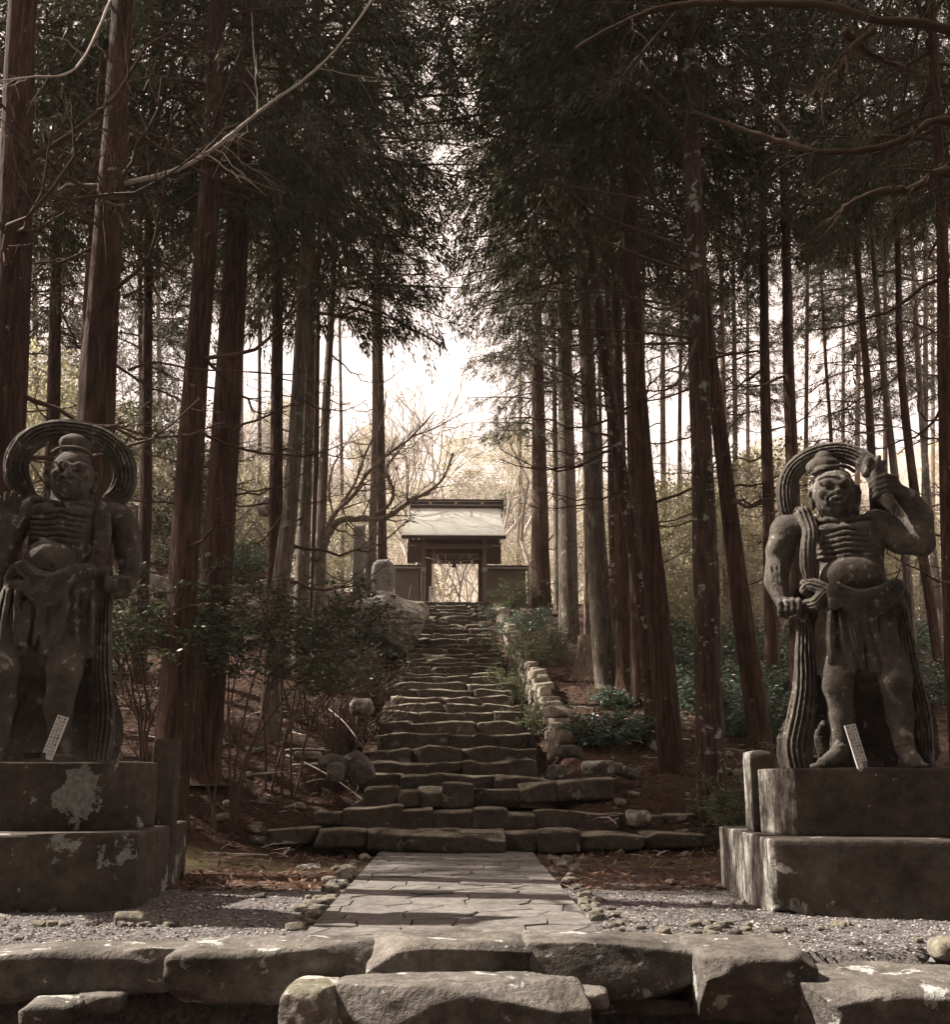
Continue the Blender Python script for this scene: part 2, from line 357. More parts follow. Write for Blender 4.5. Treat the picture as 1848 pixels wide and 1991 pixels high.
# ------------------------------------------------------------------ the stairs' profile and the terrain
RIM = [1505,1480,1451,1425,1400,1382,1367,1353,1339,1326,1316,1306,1296,1287,1278,1269,1260,1250,1240,1230,1220,1212,1204,1196,1189,1182,1176]
SW = 2.8
def swidth(y): return 338-(1480-y)*(338-114)/296.0
STEP = []                                    # centre x, front y, top z of every step of the long flight
for y in RIM:
    p = PC(881, y, SW*1848/swidth(y)); STEP.append((p.x, p.y, p.z))
ROWA = 12.75; ROWB = 13.35; ROWC = 13.95
prof = [(-50, 0), (ROWA-0.01, 0.0), (ROWA+0.3, 0.16), (ROWB+0.3, 0.45), (ROWC+0.3, 0.75)] + [(s[1]+0.3, s[2]-0.06) for s in STEP]
GATE_Y = STEP[-1][1]+1.0; GATE_Z = P(883, 1168, GATE_Y).z
prof += [(GATE_Y, GATE_Z-0.1), (62, GATE_Z-0.1), (72, GATE_Z+2.0), (95, 24.0), (135, 44.0), (260, 50.0)]
PX = np.array([p[0] for p in prof]); PZ = np.array([p[1] for p in prof])
def zc(y): return np.interp(y, PX, PZ)
def terrain(x, y):
    x = np.asarray(x, float); y = np.asarray(y, float)
    p3 = np.stack([x, y, 0*x], -1)
    base = zc(y)
    left = sstep(-1.9, -4.6, x)*sstep(9.0, 12.0, y); right = sstep(2.2, 6.0, x)
    zl = zc(y+1.4)+0.30*sstep(11.5, 16, y)+np.minimum(np.maximum(-x-5, 0), 14)*0.10*sstep(14, 26, y)
    zr = zc(y+0.1)-np.minimum(np.maximum(x-6, 0), 18)*0.05*sstep(12, 20, y)
    z = base*(1-left)+zl*left; z = np.where(x > 0, base*(1-right)+zr*right, z)
    upper = sstep(25.4, 25.9, y+0.12*(x+9))*sstep(-4.2, -5.2, x)*(1-sstep(50, 70, y)); upper = upper*(1-sstep(28, 33, y)*(1-sstep(-8, -12, x))); z = z+1.9*upper
    instair = sstep(1.75, 1.5, np.abs(x+0.02))*sstep(12.5, 12.9, y)*sstep(49, 47, y)
    z = z-0.32*instair
    ditch = np.exp(-((x+1.98)/0.30)**2)*sstep(14.0, 15.5, y)*sstep(44, 38, y); z = z-0.75*ditch
    ditch = np.exp(-((x-1.72)/0.20)**2)*sstep(15.0, 16.5, y)*sstep(44, 40, y); z = z-0.45*ditch
    out = 1-instair
    z = z+out*(0.10*fbm(p3*0.55, 3)*sstep(9, 14, y)+0.035*fbm(p3*2.1, 7)*sstep(6, 13, y)+0.012*fbm(p3*5, 8))
    z = z+sstep(60, 90, y)*3.5*fbm(p3*0.03, 21)
    # lower ground this side of the kerb
    low = sstep(5.50, 5.35, y-0.04*np.abs(x)); z = z*(1-low)+(-0.46+0.03*fbm(p3*2.5, 9))*low
    side = np.maximum(np.abs(x)-45, 0); z = z+np.minimum(side*0.25, 25)*sstep(30, 60, y)
    return z
def tz(x, y): return float(terrain(np.array([x]), np.array([y]))[0])
def build_ground():
    u = np.linspace(-1, 1, 261); X = 16*u+np.sign(u)*np.abs(u)**6*175
    ys = np.concatenate([np.linspace(-45, 0, 9)[:-1], np.linspace(0, 5.1, 18)[:-1], np.linspace(5.1, 15.5, 110)[:-1], np.linspace(15.5, 50, 190)[:-1], np.linspace(50, 140, 60)[:-1], np.linspace(140, 240, 14)])
    xx, yy = np.meshgrid(X, ys); zz = terrain(xx, yy)
    v = np.stack([xx, yy, zz], -1).reshape(-1, 3); nx, ny = len(X), len(ys)
    i = (np.arange(ny-1)[:, None]*nx+np.arange(nx-1)[None]); f = np.stack([i, i+1, i+nx+1, i+nx], -1).reshape(-1, 4)
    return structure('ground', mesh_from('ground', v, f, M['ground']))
GROUND = build_ground()

def haze(density):
    v, f = box(-195, 195, -50, 245, -1.6, 72); me = mesh_from('haze', v, f, None, False); o = part('haze', me); o['kind'] = 'stuff'
    m = bpy.data.materials.new('spring_haze'); m.use_nodes = True; t = m.node_tree; t.nodes.clear(); a = t.nodes.new('ShaderNodeOutputMaterial'); p = t.nodes.new('ShaderNodeVolumePrincipled')
    p.inputs['Color'].default_value = (1.0, .91, .85, 1); p.inputs['Density'].default_value = density; p.inputs['Anisotropy'].default_value = 0.2; t.links.new(p.outputs[0], a.inputs['Volume']); me.materials.append(m)
haze(0.0004)

# ------------------------------------------------------------------ paved path
def clip_poly(poly, a, n):                    # keep the side where (p-a).n <= 0
    out = []; m = len(poly)
    for i in range(m):
        p, q = poly[i], poly[(i+1) % m]; dp = (p[0]-a[0])*n[0]+(p[1]-a[1])*n[1]; dq = (q[0]-a[0])*n[0]+(q[1]-a[1])*n[1]
        if dp <= 0: out.append(p)
        if (dp < 0 < dq) or (dq < 0 < dp):
            t = dp/(dp-dq); out.append((p[0]+t*(q[0]-p[0]), p[1]+t*(q[1]-p[1])))
    return out
c0 = HZ(586, 1824, 0.02); c1 = HZ(1174, 1824, 0.02); c2 = P(1035, 1653, ROWA); c3 = P(739, 1653, ROWA)
PATHQ = [(c0.x, 5.55), (c1.x, 5.55), (c2.x, ROWA+0.02), (c3.x, ROWA+0.02)]
def build_path():
    top = 0.012; v = []; 
    for z in (top, -0.25):
        for q in PATHQ: v.append((q[0], q[1], z))
    bed = mesh_from('path', v, [[[0,1,2,3]], [[4,7,6,5],[0,4,5,1],[1,5,6,2],[2,6,7,3],[3,7,4,0]]], flat('path_mortar', (0.060, 0.045, 0.036), 0.95, 0.3, ns=30), False)
    path = structure('path', bed)
    R = rng(4); pts = []
    y = 5.6
    while y < ROWA:
        n = R.randint(5, 8); dy = 0.26+0.14*R.rand()
        x = -1.15+R.rand()*0.2
        for k in range(n+1):
            pts.append((x+R.uniform(-.11, .11), y+dy/2+R.uniform(-.12, .12))); x += 2.3/n
        y += dy
    k2 = 0.92   # joints run more across than along
    for i, p in enumerate(pts):
        poly = list(PATHQ)
        for j, q in enumerate(pts):
            if i == j or abs(q[1]-p[1]) > 1.3: continue
            nx, ny = (q[0]-p[0])*k2, (q[1]-p[1]); m = ((p[0]+q[0])/2, (p[1]+q[1])/2)
            poly = clip_poly(poly, m, (nx*1.0, ny))
            if len(poly) < 3: break
        if len(poly) < 3: continue
        a = np.array(poly); c = a.mean(0)
        # drop near-duplicate corners
        keep = [k for k in range(len(a)) if np.linalg.norm(a[k]-a[k-1]) > 0.02]
        a = a[keep]
        if len(a) < 3: continue
        L = np.linalg.norm(a-c, axis=1, keepdims=True)
        g = 0.0045+0.005*R.rand()
        a1 = c+(a-c)*(1-g/np.maximum(L, .05)); a2 = c+(a-c)*(1-(g+0.008)/np.maximum(L, .05))
        h = top+0.014+0.009*R.rand(); sl = R.uniform(-.022, .022, 2)
        n = len(a1); zz = lambda b: (b-c) @ sl
        vv = np.vstack([np.c_[a1-c, np.full(n, top-0.004)], np.c_[a1-c, h-0.004+zz(a1)], np.c_[a2-c, h+zz(a2)]])
        s = np.arange(n); t = (s+1) % n
        fs = [np.concatenate([np.stack([s, t, n+t, n+s], -1), np.stack([n+s, n+t, 2*n+t, 2*n+s], -1)]), [list(range(2*n, 3*n))]]
        part('paving_stone', mesh_from('paving_stone', vv, fs, M['flag'], False), path, (c[0], c[1], 0))
build_path()

# ------------------------------------------------------------------ stairs
def stone_at(px0, px1, yrim, ybot, d, depth, parent, seed, mat='step', n=6, rnd=0.045, amp=0.022, name='step_stone', freq=4.5, gap=0.006, tilt=0.02):
    a = P(px0, yrim, d); b = P(px1, yrim, d); bt = P((px0+px1)/2, ybot, d)
    w = b.x-a.x+.05; h = max(a.z-bt.z, 0.08)+0.04
    R = rng(seed)
    v, f = rockbox(w, depth, h, rnd*.7, amp, freq, n, seed, chop=3)
    # keep rims undulating
    v[:, 2] += 0.018*np.sin(v[:, 0]*R.uniform(3, 6)+seed)*(v[:, 2] > 0)
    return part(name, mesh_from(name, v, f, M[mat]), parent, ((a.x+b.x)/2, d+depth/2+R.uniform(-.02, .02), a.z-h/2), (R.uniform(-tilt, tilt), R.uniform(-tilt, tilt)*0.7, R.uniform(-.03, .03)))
stairs = thing('stone_staircase', 'long mossy flight of uneven stone steps climbing to the wooden gate', 'stairs', (0, ROWA, 0))
stairs_off = Vector(stairs.location)
def into(o, parent):
    o.parent = parent; o.location = Vector(o.location)-Vector(parent.location); return o
sid = 100
for (a, b, yr, yb, d, dep) in [
    (520,612,1611,1640,ROWA+.05,.7),(612,708,1613,1646,ROWA,.7),(709,808,1614,1652,ROWA-.05,.75),(785,981,1620,1656,ROWA-.33,.30),(808,895,1611,1652,ROWA+.02,.7),(895,981,1612,1652,ROWA+.02,.7),
    (981,1045,1617,1654,ROWA-.05,.7),(1046,1128,1614,1656,ROWA-.10,.75),(1132,1252,1620,1650,ROWA-.06,.7),(1254,1370,1618,1646,ROWA,.7),
    (611,664,1574,1600,ROWB+.05,.7),(666,780,1566,1611,ROWB-.05,.75),(782,838,1571,1609,ROWB,.7),(840,921,1577,1611,ROWB,.7),(921,986,1571,1611,ROWB-.05,.7),(986,1042,1580,1613,ROWB,.7),
    (1043,1212,1576,1614,ROWB-.04,.75),(1227,1292,1581,1611,ROWB,.7),(1294,1350,1580,1606,ROWB+.1,.7),
    (707,773,1528,1570,ROWC,.75),(773,815,1537,1568,ROWC,.7),(815,862,1529,1568,ROWC-.04,.7),(862,918,1519,1568,ROWC-.1,.75),(919,1010,1530,1566,ROWC+.03,.7),(1012,1082,1518,1555,ROWC-.04,.75),(1085,1194,1513,1553,ROWC-.05,.75)]:
    sid += 1
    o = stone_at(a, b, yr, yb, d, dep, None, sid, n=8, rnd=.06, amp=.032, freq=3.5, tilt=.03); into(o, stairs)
R = rng(11)
for k, (sx, sy, sz) in enumerate(STEP):
    nst = int(R.randint(2, 5)) if k > 2 else int(R.randint(2, 4))
    cut = np.sort(R.rand(nst-1))*0.7+0.15 if False else (np.arange(1, nst)+R.uniform(-.38, .38, nst-1))/nst
    xl = sx-SW/2+R.uniform(-.08, .05); xr = sx+SW/2+R.uniform(-.05, .08)
    xs = np.concatenate([[xl], xl+(xr-xl)*cut, [xr]])
    nxt = STEP[k+1] if k+1 < len(STEP) else (sx, sy+1.0, sz+0.2)
    dep = (nxt[1]-sy)+0.30; prev = STEP[k-1][2] if k else 0.8
    h = sz-prev+0.10
    for j in range(nst):
        w = xs[j+1]-xs[j]+0.07; sid += 1
        hh = h+R.uniform(-.02, .02)
        v, f = rockbox(w, dep, hh, 0.045, 0.024, 4.6, 7, sid, chop=2)
        v[:, 2] += (0.022*np.sin(v[:, 0]*R.uniform(3, 7)+sid)+.022*vnoise(np.c_[v[:, 0]*9, v[:, 1]*3, v[:, 2]*0+sid], 3))*(v[:, 2] > 0)
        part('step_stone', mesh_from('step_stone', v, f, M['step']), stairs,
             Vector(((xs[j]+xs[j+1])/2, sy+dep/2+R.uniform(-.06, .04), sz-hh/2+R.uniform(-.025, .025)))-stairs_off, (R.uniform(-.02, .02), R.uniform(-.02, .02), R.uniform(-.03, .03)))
# platform row under the gate
for j, (a, b) in enumerate([(805,828),(828,860),(860,900),(900,928),(928,958)]):
    sid += 1; o = stone_at(a, b, 1169, 1181, GATE_Y-0.25, 0.9, None, sid, n=5); into(o, stairs)

# kerb and lower steps in front
kerb = thing('stone_kerb', 'row of big rough blocks edging the terrace in the foreground', 'kerb', (0, 5.2, 0))
def hero(px0, px1, ytop, ybot, d, depth, parent, seed, rnd, amp, name, mat='rock', n=30, rot=0.0, tilt=0.0, lift=None):
    a = P(px0, ytop, d); b = P(px1, ytop, d); bt = P((px0+px1)/2, ybot, d); w = b.x-a.x; h = a.z-bt.z
    v, f = rockbox(w*1.035+.02, depth, h, rnd*.5, amp*.8, 2.6, n, seed, chop=9)
    fine = fbm(v*11+seed, seed+40, 3); nn = v/np.array([w, depth, h])*2; nn /= np.linalg.norm(nn, axis=1, keepdims=True)
    v = v+nn*(fine*0.013+0.012*np.abs(fbm(v*5+seed, seed+60, 2)))[:, None]
    o = part(name, mesh_from(name, v, f, M[mat]), None, ((a.x+b.x)/2, d+depth/2, a.z-h/2), (tilt, rot, 0))
    if parent is not None: into(o, parent)
    return o
hero(-60, 350, 1852, 1952, 5.25, .42, kerb, 61, .11, .050, 'kerb_stone', rot=-0.03)
hero(322, 721, 1846, 1962, 5.12, .55, kerb, 65, .08, .034, 'kerb_stone', rot=-0.035)
hero(719, 1029, 1836, 1915, 5.16, .55, kerb, 63, .06, .030, 'kerb_stone')
hero(1033, 1378, 1838, 1948, 5.14, .55, kerb, 64, .06, .032, 'kerb_stone', rot=0.03)
hero(1382, 1592, 1858, 2012, 4.86, .85, kerb, 68, .07, .032, 'kerb_stone')
hero(1588, 1990, 1926, 2060, 4.62, .80, kerb, 66, .09, .035, 'kerb_stone', rot=-0.02)
hero(-420, -62, 1868, 1960, 5.2, .5, kerb, 60, .11, .045, 'kerb_stone', n=12)
low = thing('lower_step', 'long rounded stone step in front of the kerb at the bottom of the photo', 'step', (0, 4.75, -0.3))
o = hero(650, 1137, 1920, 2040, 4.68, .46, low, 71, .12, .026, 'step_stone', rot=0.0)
o = hero(542, 662, 1925, 2045, 4.66, .5, low, 72, .14, .045, 'step_stone', mat='boulder'); o['label'] = 'pale round lump at the left end of the step'
for (a, b, yt, yb, d, s, lb) in [(142,226,1937,1972,5.15,81,'flat grey stone wedged under the kerb near the left edge'),(36,136,1955,2000,5.0,82,'dark stone under the left end of the kerb'),(1128,1184,1932,1966,4.95,83,'small block beside the right end of the lower step'),(1140,1392,1944,1975,5.3,84,'thin slab under the kerb right of the path')]:
    o = hero(a, b, yt, yb, d, .3, None, s, .05, .02, 'rock', n=10); tag(o, lb, 'rock')

# ------------------------------------------------------------------ dry stone wall right of the stairs
wall = thing('dry_stone_wall', 'pale broken dry stone wall running up the right side of the steps', 'wall', (1.9, 16, 1))
wo_ = Vector(wall.location); R = rng(21)
y = 17.0
while y < 43.5:
    ln = R.uniform(.20, .46)+0.008*y; zt = float(zc(y))
    hgt = 0.42 if y > 20 else 0.28
    nrow = 3 if y > 18.5 else 2; zz = zt-0.15
    for r_ in range(nrow):
        h = hgt/nrow*R.uniform(.8, 1.3)+.1; sid += 1
        v, f = rockbox(R.uniform(.26, .46), ln*1.05, h, .03, .03, 5, 4, sid, chop=6)
        part('wall_stone', mesh_from('wall_stone', v, f, M['pale']), wall, Vector((1.98+0.03*R.randn(), y+ln/2+R.uniform(-.06, .06), zz+h/2))-wo_, (R.uniform(-.1, .1), R.uniform(-.1, .1), R.uniform(-.12, .12)))
        zz += h*0.92
    y += ln*0.96

# retaining wall of boulders on the left hillside
wall2 = thing('boulder_wall', 'old boulder retaining wall half hidden behind the left trees', 'wall', (-9, 25.6, 6))
w2 = Vector(wall2.location); R = rng(22)
x = -17.0
while x < -4.3:
    yb = 25.55-0.12*(x+9); z0 = tz(x, yb-0.7)-.1; w = 0
    for r_ in range(4):
        w = R.uniform(.55, 1.05); h = R.uniform(.45, .65); sid += 1
        v, f = rockbox(w, .6, h, .16, .07, 2.2, 5, sid)
        part('wall_stone', mesh_from('wall_stone', v, f, M['boulder']), wall2, Vector((x+w/2+R.uniform(-.1, .1), yb-0.25+0.1*r_, z0+h/2))-w2, (R.uniform(-.1, .1), R.uniform(-.15, .15), R.uniform(-.2, .2)))
        z0 += h*0.9
    x += w*0.86
# ------------------------------------------------------------------ carved figures: a distance field, then its surface
class Field:
    def __init__(s, lo, hi, h):
        s.h = h; s.lo = np.array(lo, float); s.n = np.ceil((np.array(hi)-s.lo)/h).astype(int)+1
        s.F = np.full(s.n, 30.0, np.float32)
        s.ax = [s.lo[i]+h*np.arange(s.n[i]) for i in range(3)]
    def put(s, lo, hi, fn, k=12.0, sub=False, pad=None):
        pad = (k+3*s.h) if pad is None else pad
        a = np.clip(np.floor((np.array(lo)-pad-s.lo)/s.h).astype(int), 0, s.n); b = np.clip(np.ceil((np.array(hi)+pad-s.lo)/s.h).astype(int)+1, 0, s.n)
        if (b <= a).any(): return
        sl = tuple(slice(a[i], b[i]) for i in range(3))
        X = s.ax[0][sl[0]][:, None, None]; Y = s.ax[1][sl[1]][None, :, None]; Z = s.ax[2][sl[2]][None, None, :]
        d = fn(X, Y, Z).astype(np.float32); F = s.F[sl]
        if sub:
            d = -d; h = np.clip(0.5+0.5*(d-F)/k, 0, 1); s.F[sl] = F*(1-h)+d*h+k*h*(1-h)
        else:
            h = np.clip(0.5+0.5*(F-d)/k, 0, 1); s.F[sl] = F*(1-h)+d*h-k*h*(1-h)
    def ell(s, c, r, k=12, tilt=0.0, sub=False, yaw=0.0):
        c = np.array(c, float); r = np.array(r, float); R_ = max(r); ct, st = math.cos(tilt), math.sin(tilt); cy, sy = math.cos(yaw), math.sin(yaw)
        def fn(X, Y, Z):
            x = X-c[0]; y = Y-c[1]; z = Z-c[2]
            x, y = x*cy+y*sy, -x*sy+y*cy
            x, z = x*ct+z*st, -x*st+z*ct
            k0 = np.sqrt((x/r[0])**2+(y/r[1])**2+(z/r[2])**2)+1e-6; k1 = np.sqrt((x/r[0]**2)**2+(y/r[1]**2)**2+(z/r[2]**2)**2)+1e-9
            return np.where(k0 > 1.6, (k0-1)*r.min(), k0*(k0-1)/k1)
        bb = r if (tilt == 0 and yaw == 0) else np.array([R_]*3)
        s.put(c-bb, c+bb, fn, k, sub)
    def chain(s, pts, k=12, sub=False):
        """pts: (x, y, z, r) joined by tapering rods"""
        for a, b in zip(pts[:-1], pts[1:]):
            a = np.array(a, float); b = np.array(b, float)
            def fn(X, Y, Z, a=a, b=b):
                d = b[:3]-a[:3]; L = float(d@d)+1e-6
                t = np.clip(((X-a[0])*d[0]+(Y-a[1])*d[1]+(Z-a[2])*d[2])/L, 0, 1)
                return np.sqrt((X-a[0]-t*d[0])**2+(Y-a[1]-t*d[1])**2+(Z-a[2]-t*d[2])**2)-(a[3]+t*(b[3]-a[3]))
            r = max(a[3], b[3]); s.put(np.minimum(a[:3], b[:3])-r, np.maximum(a[:3], b[:3])+r, fn, k, sub)
    def loft(s, rows, k=12, pleat=None, flat_ends=True):
        """rows: (z, xl, xr, ry, yc) from low z to high z; pleat: (amplitude, count, wobble)"""
        rows = sorted(rows); A = np.array(rows, float); z = A[:, 0]
        def fn(X, Y, Z):
            xc = np.interp(Z, z, (A[:, 1]+A[:, 2])/2); rx = np.interp(Z, z, (A[:, 2]-A[:, 1])/2); ry = np.interp(Z, z, A[:, 3]); yc = np.interp(Z, z, A[:, 4])
            u = (X-xc)/rx; v = (Y-yc)/ry; q = np.sqrt(u*u+v*v)+1e-6
            d = (q-1)*np.minimum(rx, ry)*np.where(q > 1, 1, 1)
            if pleat:
                th = np.arctan2(v, u)
                w = np.sin(th*pleat[1]+pleat[2]*np.sin(Z*0.006+th*3)+1.3*np.sin(Z*0.011))
                d = d-pleat[0]*(np.abs(w)**0.8*2-1)*np.clip((z[-1]-Z)/120.0, 0.15, 1)
            cap = np.maximum(z[0]-Z, Z-z[-1])
            return np.maximum(d, cap) if flat_ends else d
        s.put((A[:, 1].min(), (A[:, 4]-A[:, 3]).min(), z[0]), (A[:, 2].max(), (A[:, 4]+A[:, 3]).max(), z[-1]), fn, k)
    def band(s, pts, k=6, grooves=3):
        """cloth band: pts (x, y, z, halfwidth, halfthick); wide in the picture plane, with long folds"""
        P_ = np.array(pts, float)
        # resample smoothly
        m = len(P_); t = np.linspace(0, m-1, (m-1)*5+1); Q = np.stack([_cr(P_[:, c], t) for c in range(P_.shape[1])], -1)
        lo = (Q[:, :3]-Q[:, 3:4]).min(0); hi = (Q[:, :3]+Q[:, 3:4]).max(0); pad = k+3*s.h
        a_ = np.clip(np.floor((lo-pad-s.lo)/s.h).astype(int), 0, s.n); b_ = np.clip(np.ceil((hi+pad-s.lo)/s.h).astype(int)+1, 0, s.n)
        sl = tuple(slice(a_[i], b_[i]) for i in range(3))
        X = s.ax[0][sl[0]][:, None]; Z = s.ax[2][sl[2]][None, :]; Y = s.ax[1][sl[1]]
        best = np.full((X.shape[0], Z.shape[1]), 1e9); sg = np.zeros_like(best); yc = np.zeros_like(best); wd = np.ones_like(best); th = np.ones_like(best); tt = np.zeros_like(best)
        for i in range(len(Q)-1):
            a, b = Q[i], Q[i+1]; dx, dz = b[0]-a[0], b[2]-a[2]; L = dx*dx+dz*dz+1e-6
            t = np.clip(((X-a[0])*dx+(Z-a[2])*dz)/L, 0, 1); ex = X-a[0]-t*dx; ez = Z-a[2]-t*dz; d = np.sqrt(ex*ex+ez*ez)
            w_ = a[3]+t*(b[3]-a[3]); u = d < best
            cr = (dx*ez-dz*ex)/math.sqrt(L)
            best = np.where(u, d, best); sg = np.where(u, cr/w_, sg); yc = np.where(u, a[1]+t*(b[1]-a[1]), yc); wd = np.where(u, w_, wd); th = np.where(u, a[4]+t*(b[4]-a[4]), th); tt = np.where(u, i+t, tt)
        ph = sg*grooves*math.pi+0.5*np.sin(tt*0.35)
        gr = 1-0.42*(0.5-0.5*np.cos(ph*2))
        the = th*gr
        q = np.sqrt(np.minimum(best/wd, 3)[:, None, :]**2+((Y[None, :, None]-yc[:, None, :])/the[:, None, :])**2)
        # squarer section
        d3 = (q-1)*the[:, None, :]
        F = s.F[sl]; d3 = d3.astype(np.float32); h = np.clip(0.5+0.5*(F-d3)/k, 0, 1); s.F[sl] = F*(1-h)+d3*h-k*h*(1-h)
    def surface(s):
        F = s.F; F = F+0.0
        F[0] = F[-1] = 5; F[:, 0] = F[:, -1] = 5; F[:, :, 0] = F[:, :, -1] = 5
        ins = F < 0; n = np.array(F.shape)
        # cells that the surface crosses
        c = np.zeros(n-1, np.int8)
        for dx in (0, 1):
            for dy in (0, 1):
                for dz in (0, 1): c += ins[dx:n[0]-1+dx, dy:n[1]-1+dy, dz:n[2]-1+dz]
        ci = np.argwhere((c > 0) & (c < 8)); idx = np.full(n-1, -1, np.int64); idx[tuple(ci.T)] = np.arange(len(ci))
        acc = np.zeros((len(ci), 3)); cnt = np.zeros(len(ci))
        cor = [(0,0,0),(1,0,0),(0,1,0),(1,1,0),(0,0,1),(1,0,1),(0,1,1),(1,1,1)]
        V = {o: F[ci[:, 0]+o[0], ci[:, 1]+o[1], ci[:, 2]+o[2]] for o in cor}
        for o in cor:
            for ax in range(3):
                if o[ax]: continue
                p = list(o); p[ax] = 1; p = tuple(p); a, b = V[o], V[p]; m = (a < 0) != (b < 0)
                t = np.where(m, a/np.where(m, a-b, 1), 0); q = np.array(o, float)[None]+0*acc; q[:, ax] = t
                acc += q*m[:, None]; cnt += m
        v = (ci+acc/cnt[:, None])*s.h+s.lo
        quads = []
        for ax in range(3):
            o1, o2 = [(1, 2), (2, 0), (0, 1)][ax]
            sl0 = [slice(1, -1)]*3; sl0[ax] = slice(0, -1); sl1 = list(sl0); sl1[ax] = slice(1, None)
            a = ins[tuple(sl0)]; b = ins[tuple(sl1)]; e = np.argwhere(a != b); off = np.array([1, 1, 1]); off[ax] = 0; e = e+off
            flip = a[tuple((e-off).T)]
            def cell(d1, d2):
                g = e.copy(); g[:, o1] -= d1; g[:, o2] -= d2; return idx[g[:, 0], g[:, 1], g[:, 2]]
            q = np.stack([cell(1, 1), cell(0, 1), cell(0, 0), cell(1, 0)], -1)
            q[~flip] = q[~flip][:, ::-1]; quads.append(q)
        return v, np.concatenate(quads)
def _cr(c, t):
    m = len(c); i = np.clip(np.floor(t).astype(int), 0, m-2); f = t-i; g = lambda k: c[np.clip(k, 0, m-1)]
    p0, p1, p2, p3 = g(i-1), g(i), g(i+1), g(i+2)
    return 0.5*((2*p1)+(-p0+p2)*f+(2*p0-5*p1+4*p2-p3)*f*f+(-p0+3*p1-3*p2+p3)*f**3)

def head(S, cx, cz, cy, rx, rz, open_mouth, turn):
    """turn: + looks to the picture's right; face towards -y"""
    e = S.ell
    fx = lambda u: cx+u*rx+turn*rx*0.22*(1-abs(u))
    fy = lambda u, add=0: cy-rx*0.98*math.sqrt(max(0.05, 1-u*u*0.85))-add
    e((cx, cy+8, cz+rz*0.16), (rx*0.96, rx*1.02, rz*0.84), 10)                 # skull
    e((cx+turn*6, cy-14, cz-rz*0.34), (rx*0.86, rx*0.88, rz*0.62), 22)           # jaw
    e((cx+turn*10, cy-rx*0.50, cz-rz*0.72), (rx*0.42, rx*0.40, rz*0.24), 14)       # chin
    for s_ in (-1, 1):
        e((fx(s_*0.52), fy(0.5, -14), cz-rz*0.12), (rx*0.30, 26, rz*0.22), 12)     # cheek
        e((fx(s_*0.40), fy(0.42, -2), cz+rz*0.08), (rx*0.20, 22, rz*0.115), 5, sub=True)  # socket
        e((fx(s_*0.40), fy(0.42, -16), cz+rz*0.07), (rx*0.155, 19, rz*0.095), 3)      # eyeball
        e((fx(s_*0.40), fy(0.42, 0), cz+rz*0.125), (rx*0.20, 9, rz*0.03), 3, tilt=s_*0.35)  # lid
        S.chain([(fx(s_*0.12), fy(0.1, 4), cz+rz*0.15, 13), (fx(s_*0.36), fy(0.36, 8), cz+rz*0.27, 14), (fx(s_*0.68), fy(0.66, 0), cz+rz*0.34, 9)], 9)  # brow
        S.chain([(fx(s_*0.20), fy(0.2, 4), cz-rz*0.14, 8), (fx(s_*0.46), fy(0.46, 2), cz-rz*0.34, 8), (fx(s_*0.46), fy(0.46, -4), cz-rz*0.55, 6)], 7)     # fold beside the mouth
        ex = cx+s_*rx*1.02+turn*4                                                   # ears, long lobes
        S.chain([(ex, cy+14, cz+rz*0.24, 15), (ex+s_*5, cy+12, cz+rz*0.02, 17), (ex, cy+6, cz-rz*0.30, 15), (ex-s_*2, cy+2, cz-rz*0.48, 13)], 6)
        e((ex+s_*3, cy-6, cz+rz*0.06), (8, 14, rz*0.16), 4, sub=True)
    e((fx(0), fy(0, 2), cz+rz*0.20), (10, 12, rz*0.10), 6)
    S.chain([(fx(0), fy(0, -2), cz+rz*0.16, 11), (fx(0), fy(0, 14), cz-rz*0.08, 15), (fx(0), fy(0, 20), cz-rz*0.17, 19)], 6)  # nose
    for s_ in (-1, 1): e((fx(s_*0.17), fy(0.1, 8), cz-rz*0.18), (12, 14, 10), 4)
    if open_mouth:
        e((fx(0), fy(0, 8), cz-rz*0.46), (rx*0.40, 20, rz*0.17), 6)
        e((fx(0), fy(0, 22), cz-rz*0.47), (rx*0.30, 30, rz*0.085), 4, sub=True)
        S.chain([(fx(-.26), fy(.26, 4), cz-rz*0.44, 5), (fx(0), fy(0, 12), cz-rz*0.41, 5), (fx(.26), fy(.26, 4), cz-rz*0.44, 5)], 3)
    else:
        e((fx(0), fy(0, 2), cz-rz*0.46), (rx*0.32, 16, rz*0.11), 7)
        S.chain([(fx(-.30), fy(.3, 6), cz-rz*0.58, 6), (fx(-.1), fy(.1, 17), cz-rz*0.455, 5), (fx(0), fy(0, 18), cz-rz*0.47, 5), (fx(.1), fy(.1, 17), cz-rz*0.455, 5), (fx(.30), fy(.3, 6), cz-rz*0.58, 6)], 3, sub=True)
    for q in (0.42, 0.56): S.chain([(fx(-.42), fy(.42, -2), cz+rz*q, 4), (fx(0), fy(0, 0-q*14), cz+rz*(q+.05), 4), (fx(.42), fy(.42, -2), cz+rz*q, 4)], 5, sub=True)

def ribs(S, cx, z0, dz, nrib, xl, xr, ry, yc=0.0, sag=10):
    for i in range(nrib):
        for s_, xe in ((-1, xl), (1, xr)):
            pts = []
            for t in np.linspace(0, 1, 6):
                x = cx+s_*8+(xe-cx-s_*8)*t; u = (x-(xl+xr)/2)/((xr-xl)/2*1.09)
                y = yc-ry*math.sqrt(max(0.04, 1-u*u)); z = z0-dz*i-sag*math.sin(t*math.pi)-t*6+i*t*3
                pts.append((x, y-3, z, 12-2.5*t))
            S.chain(pts, 3.5)

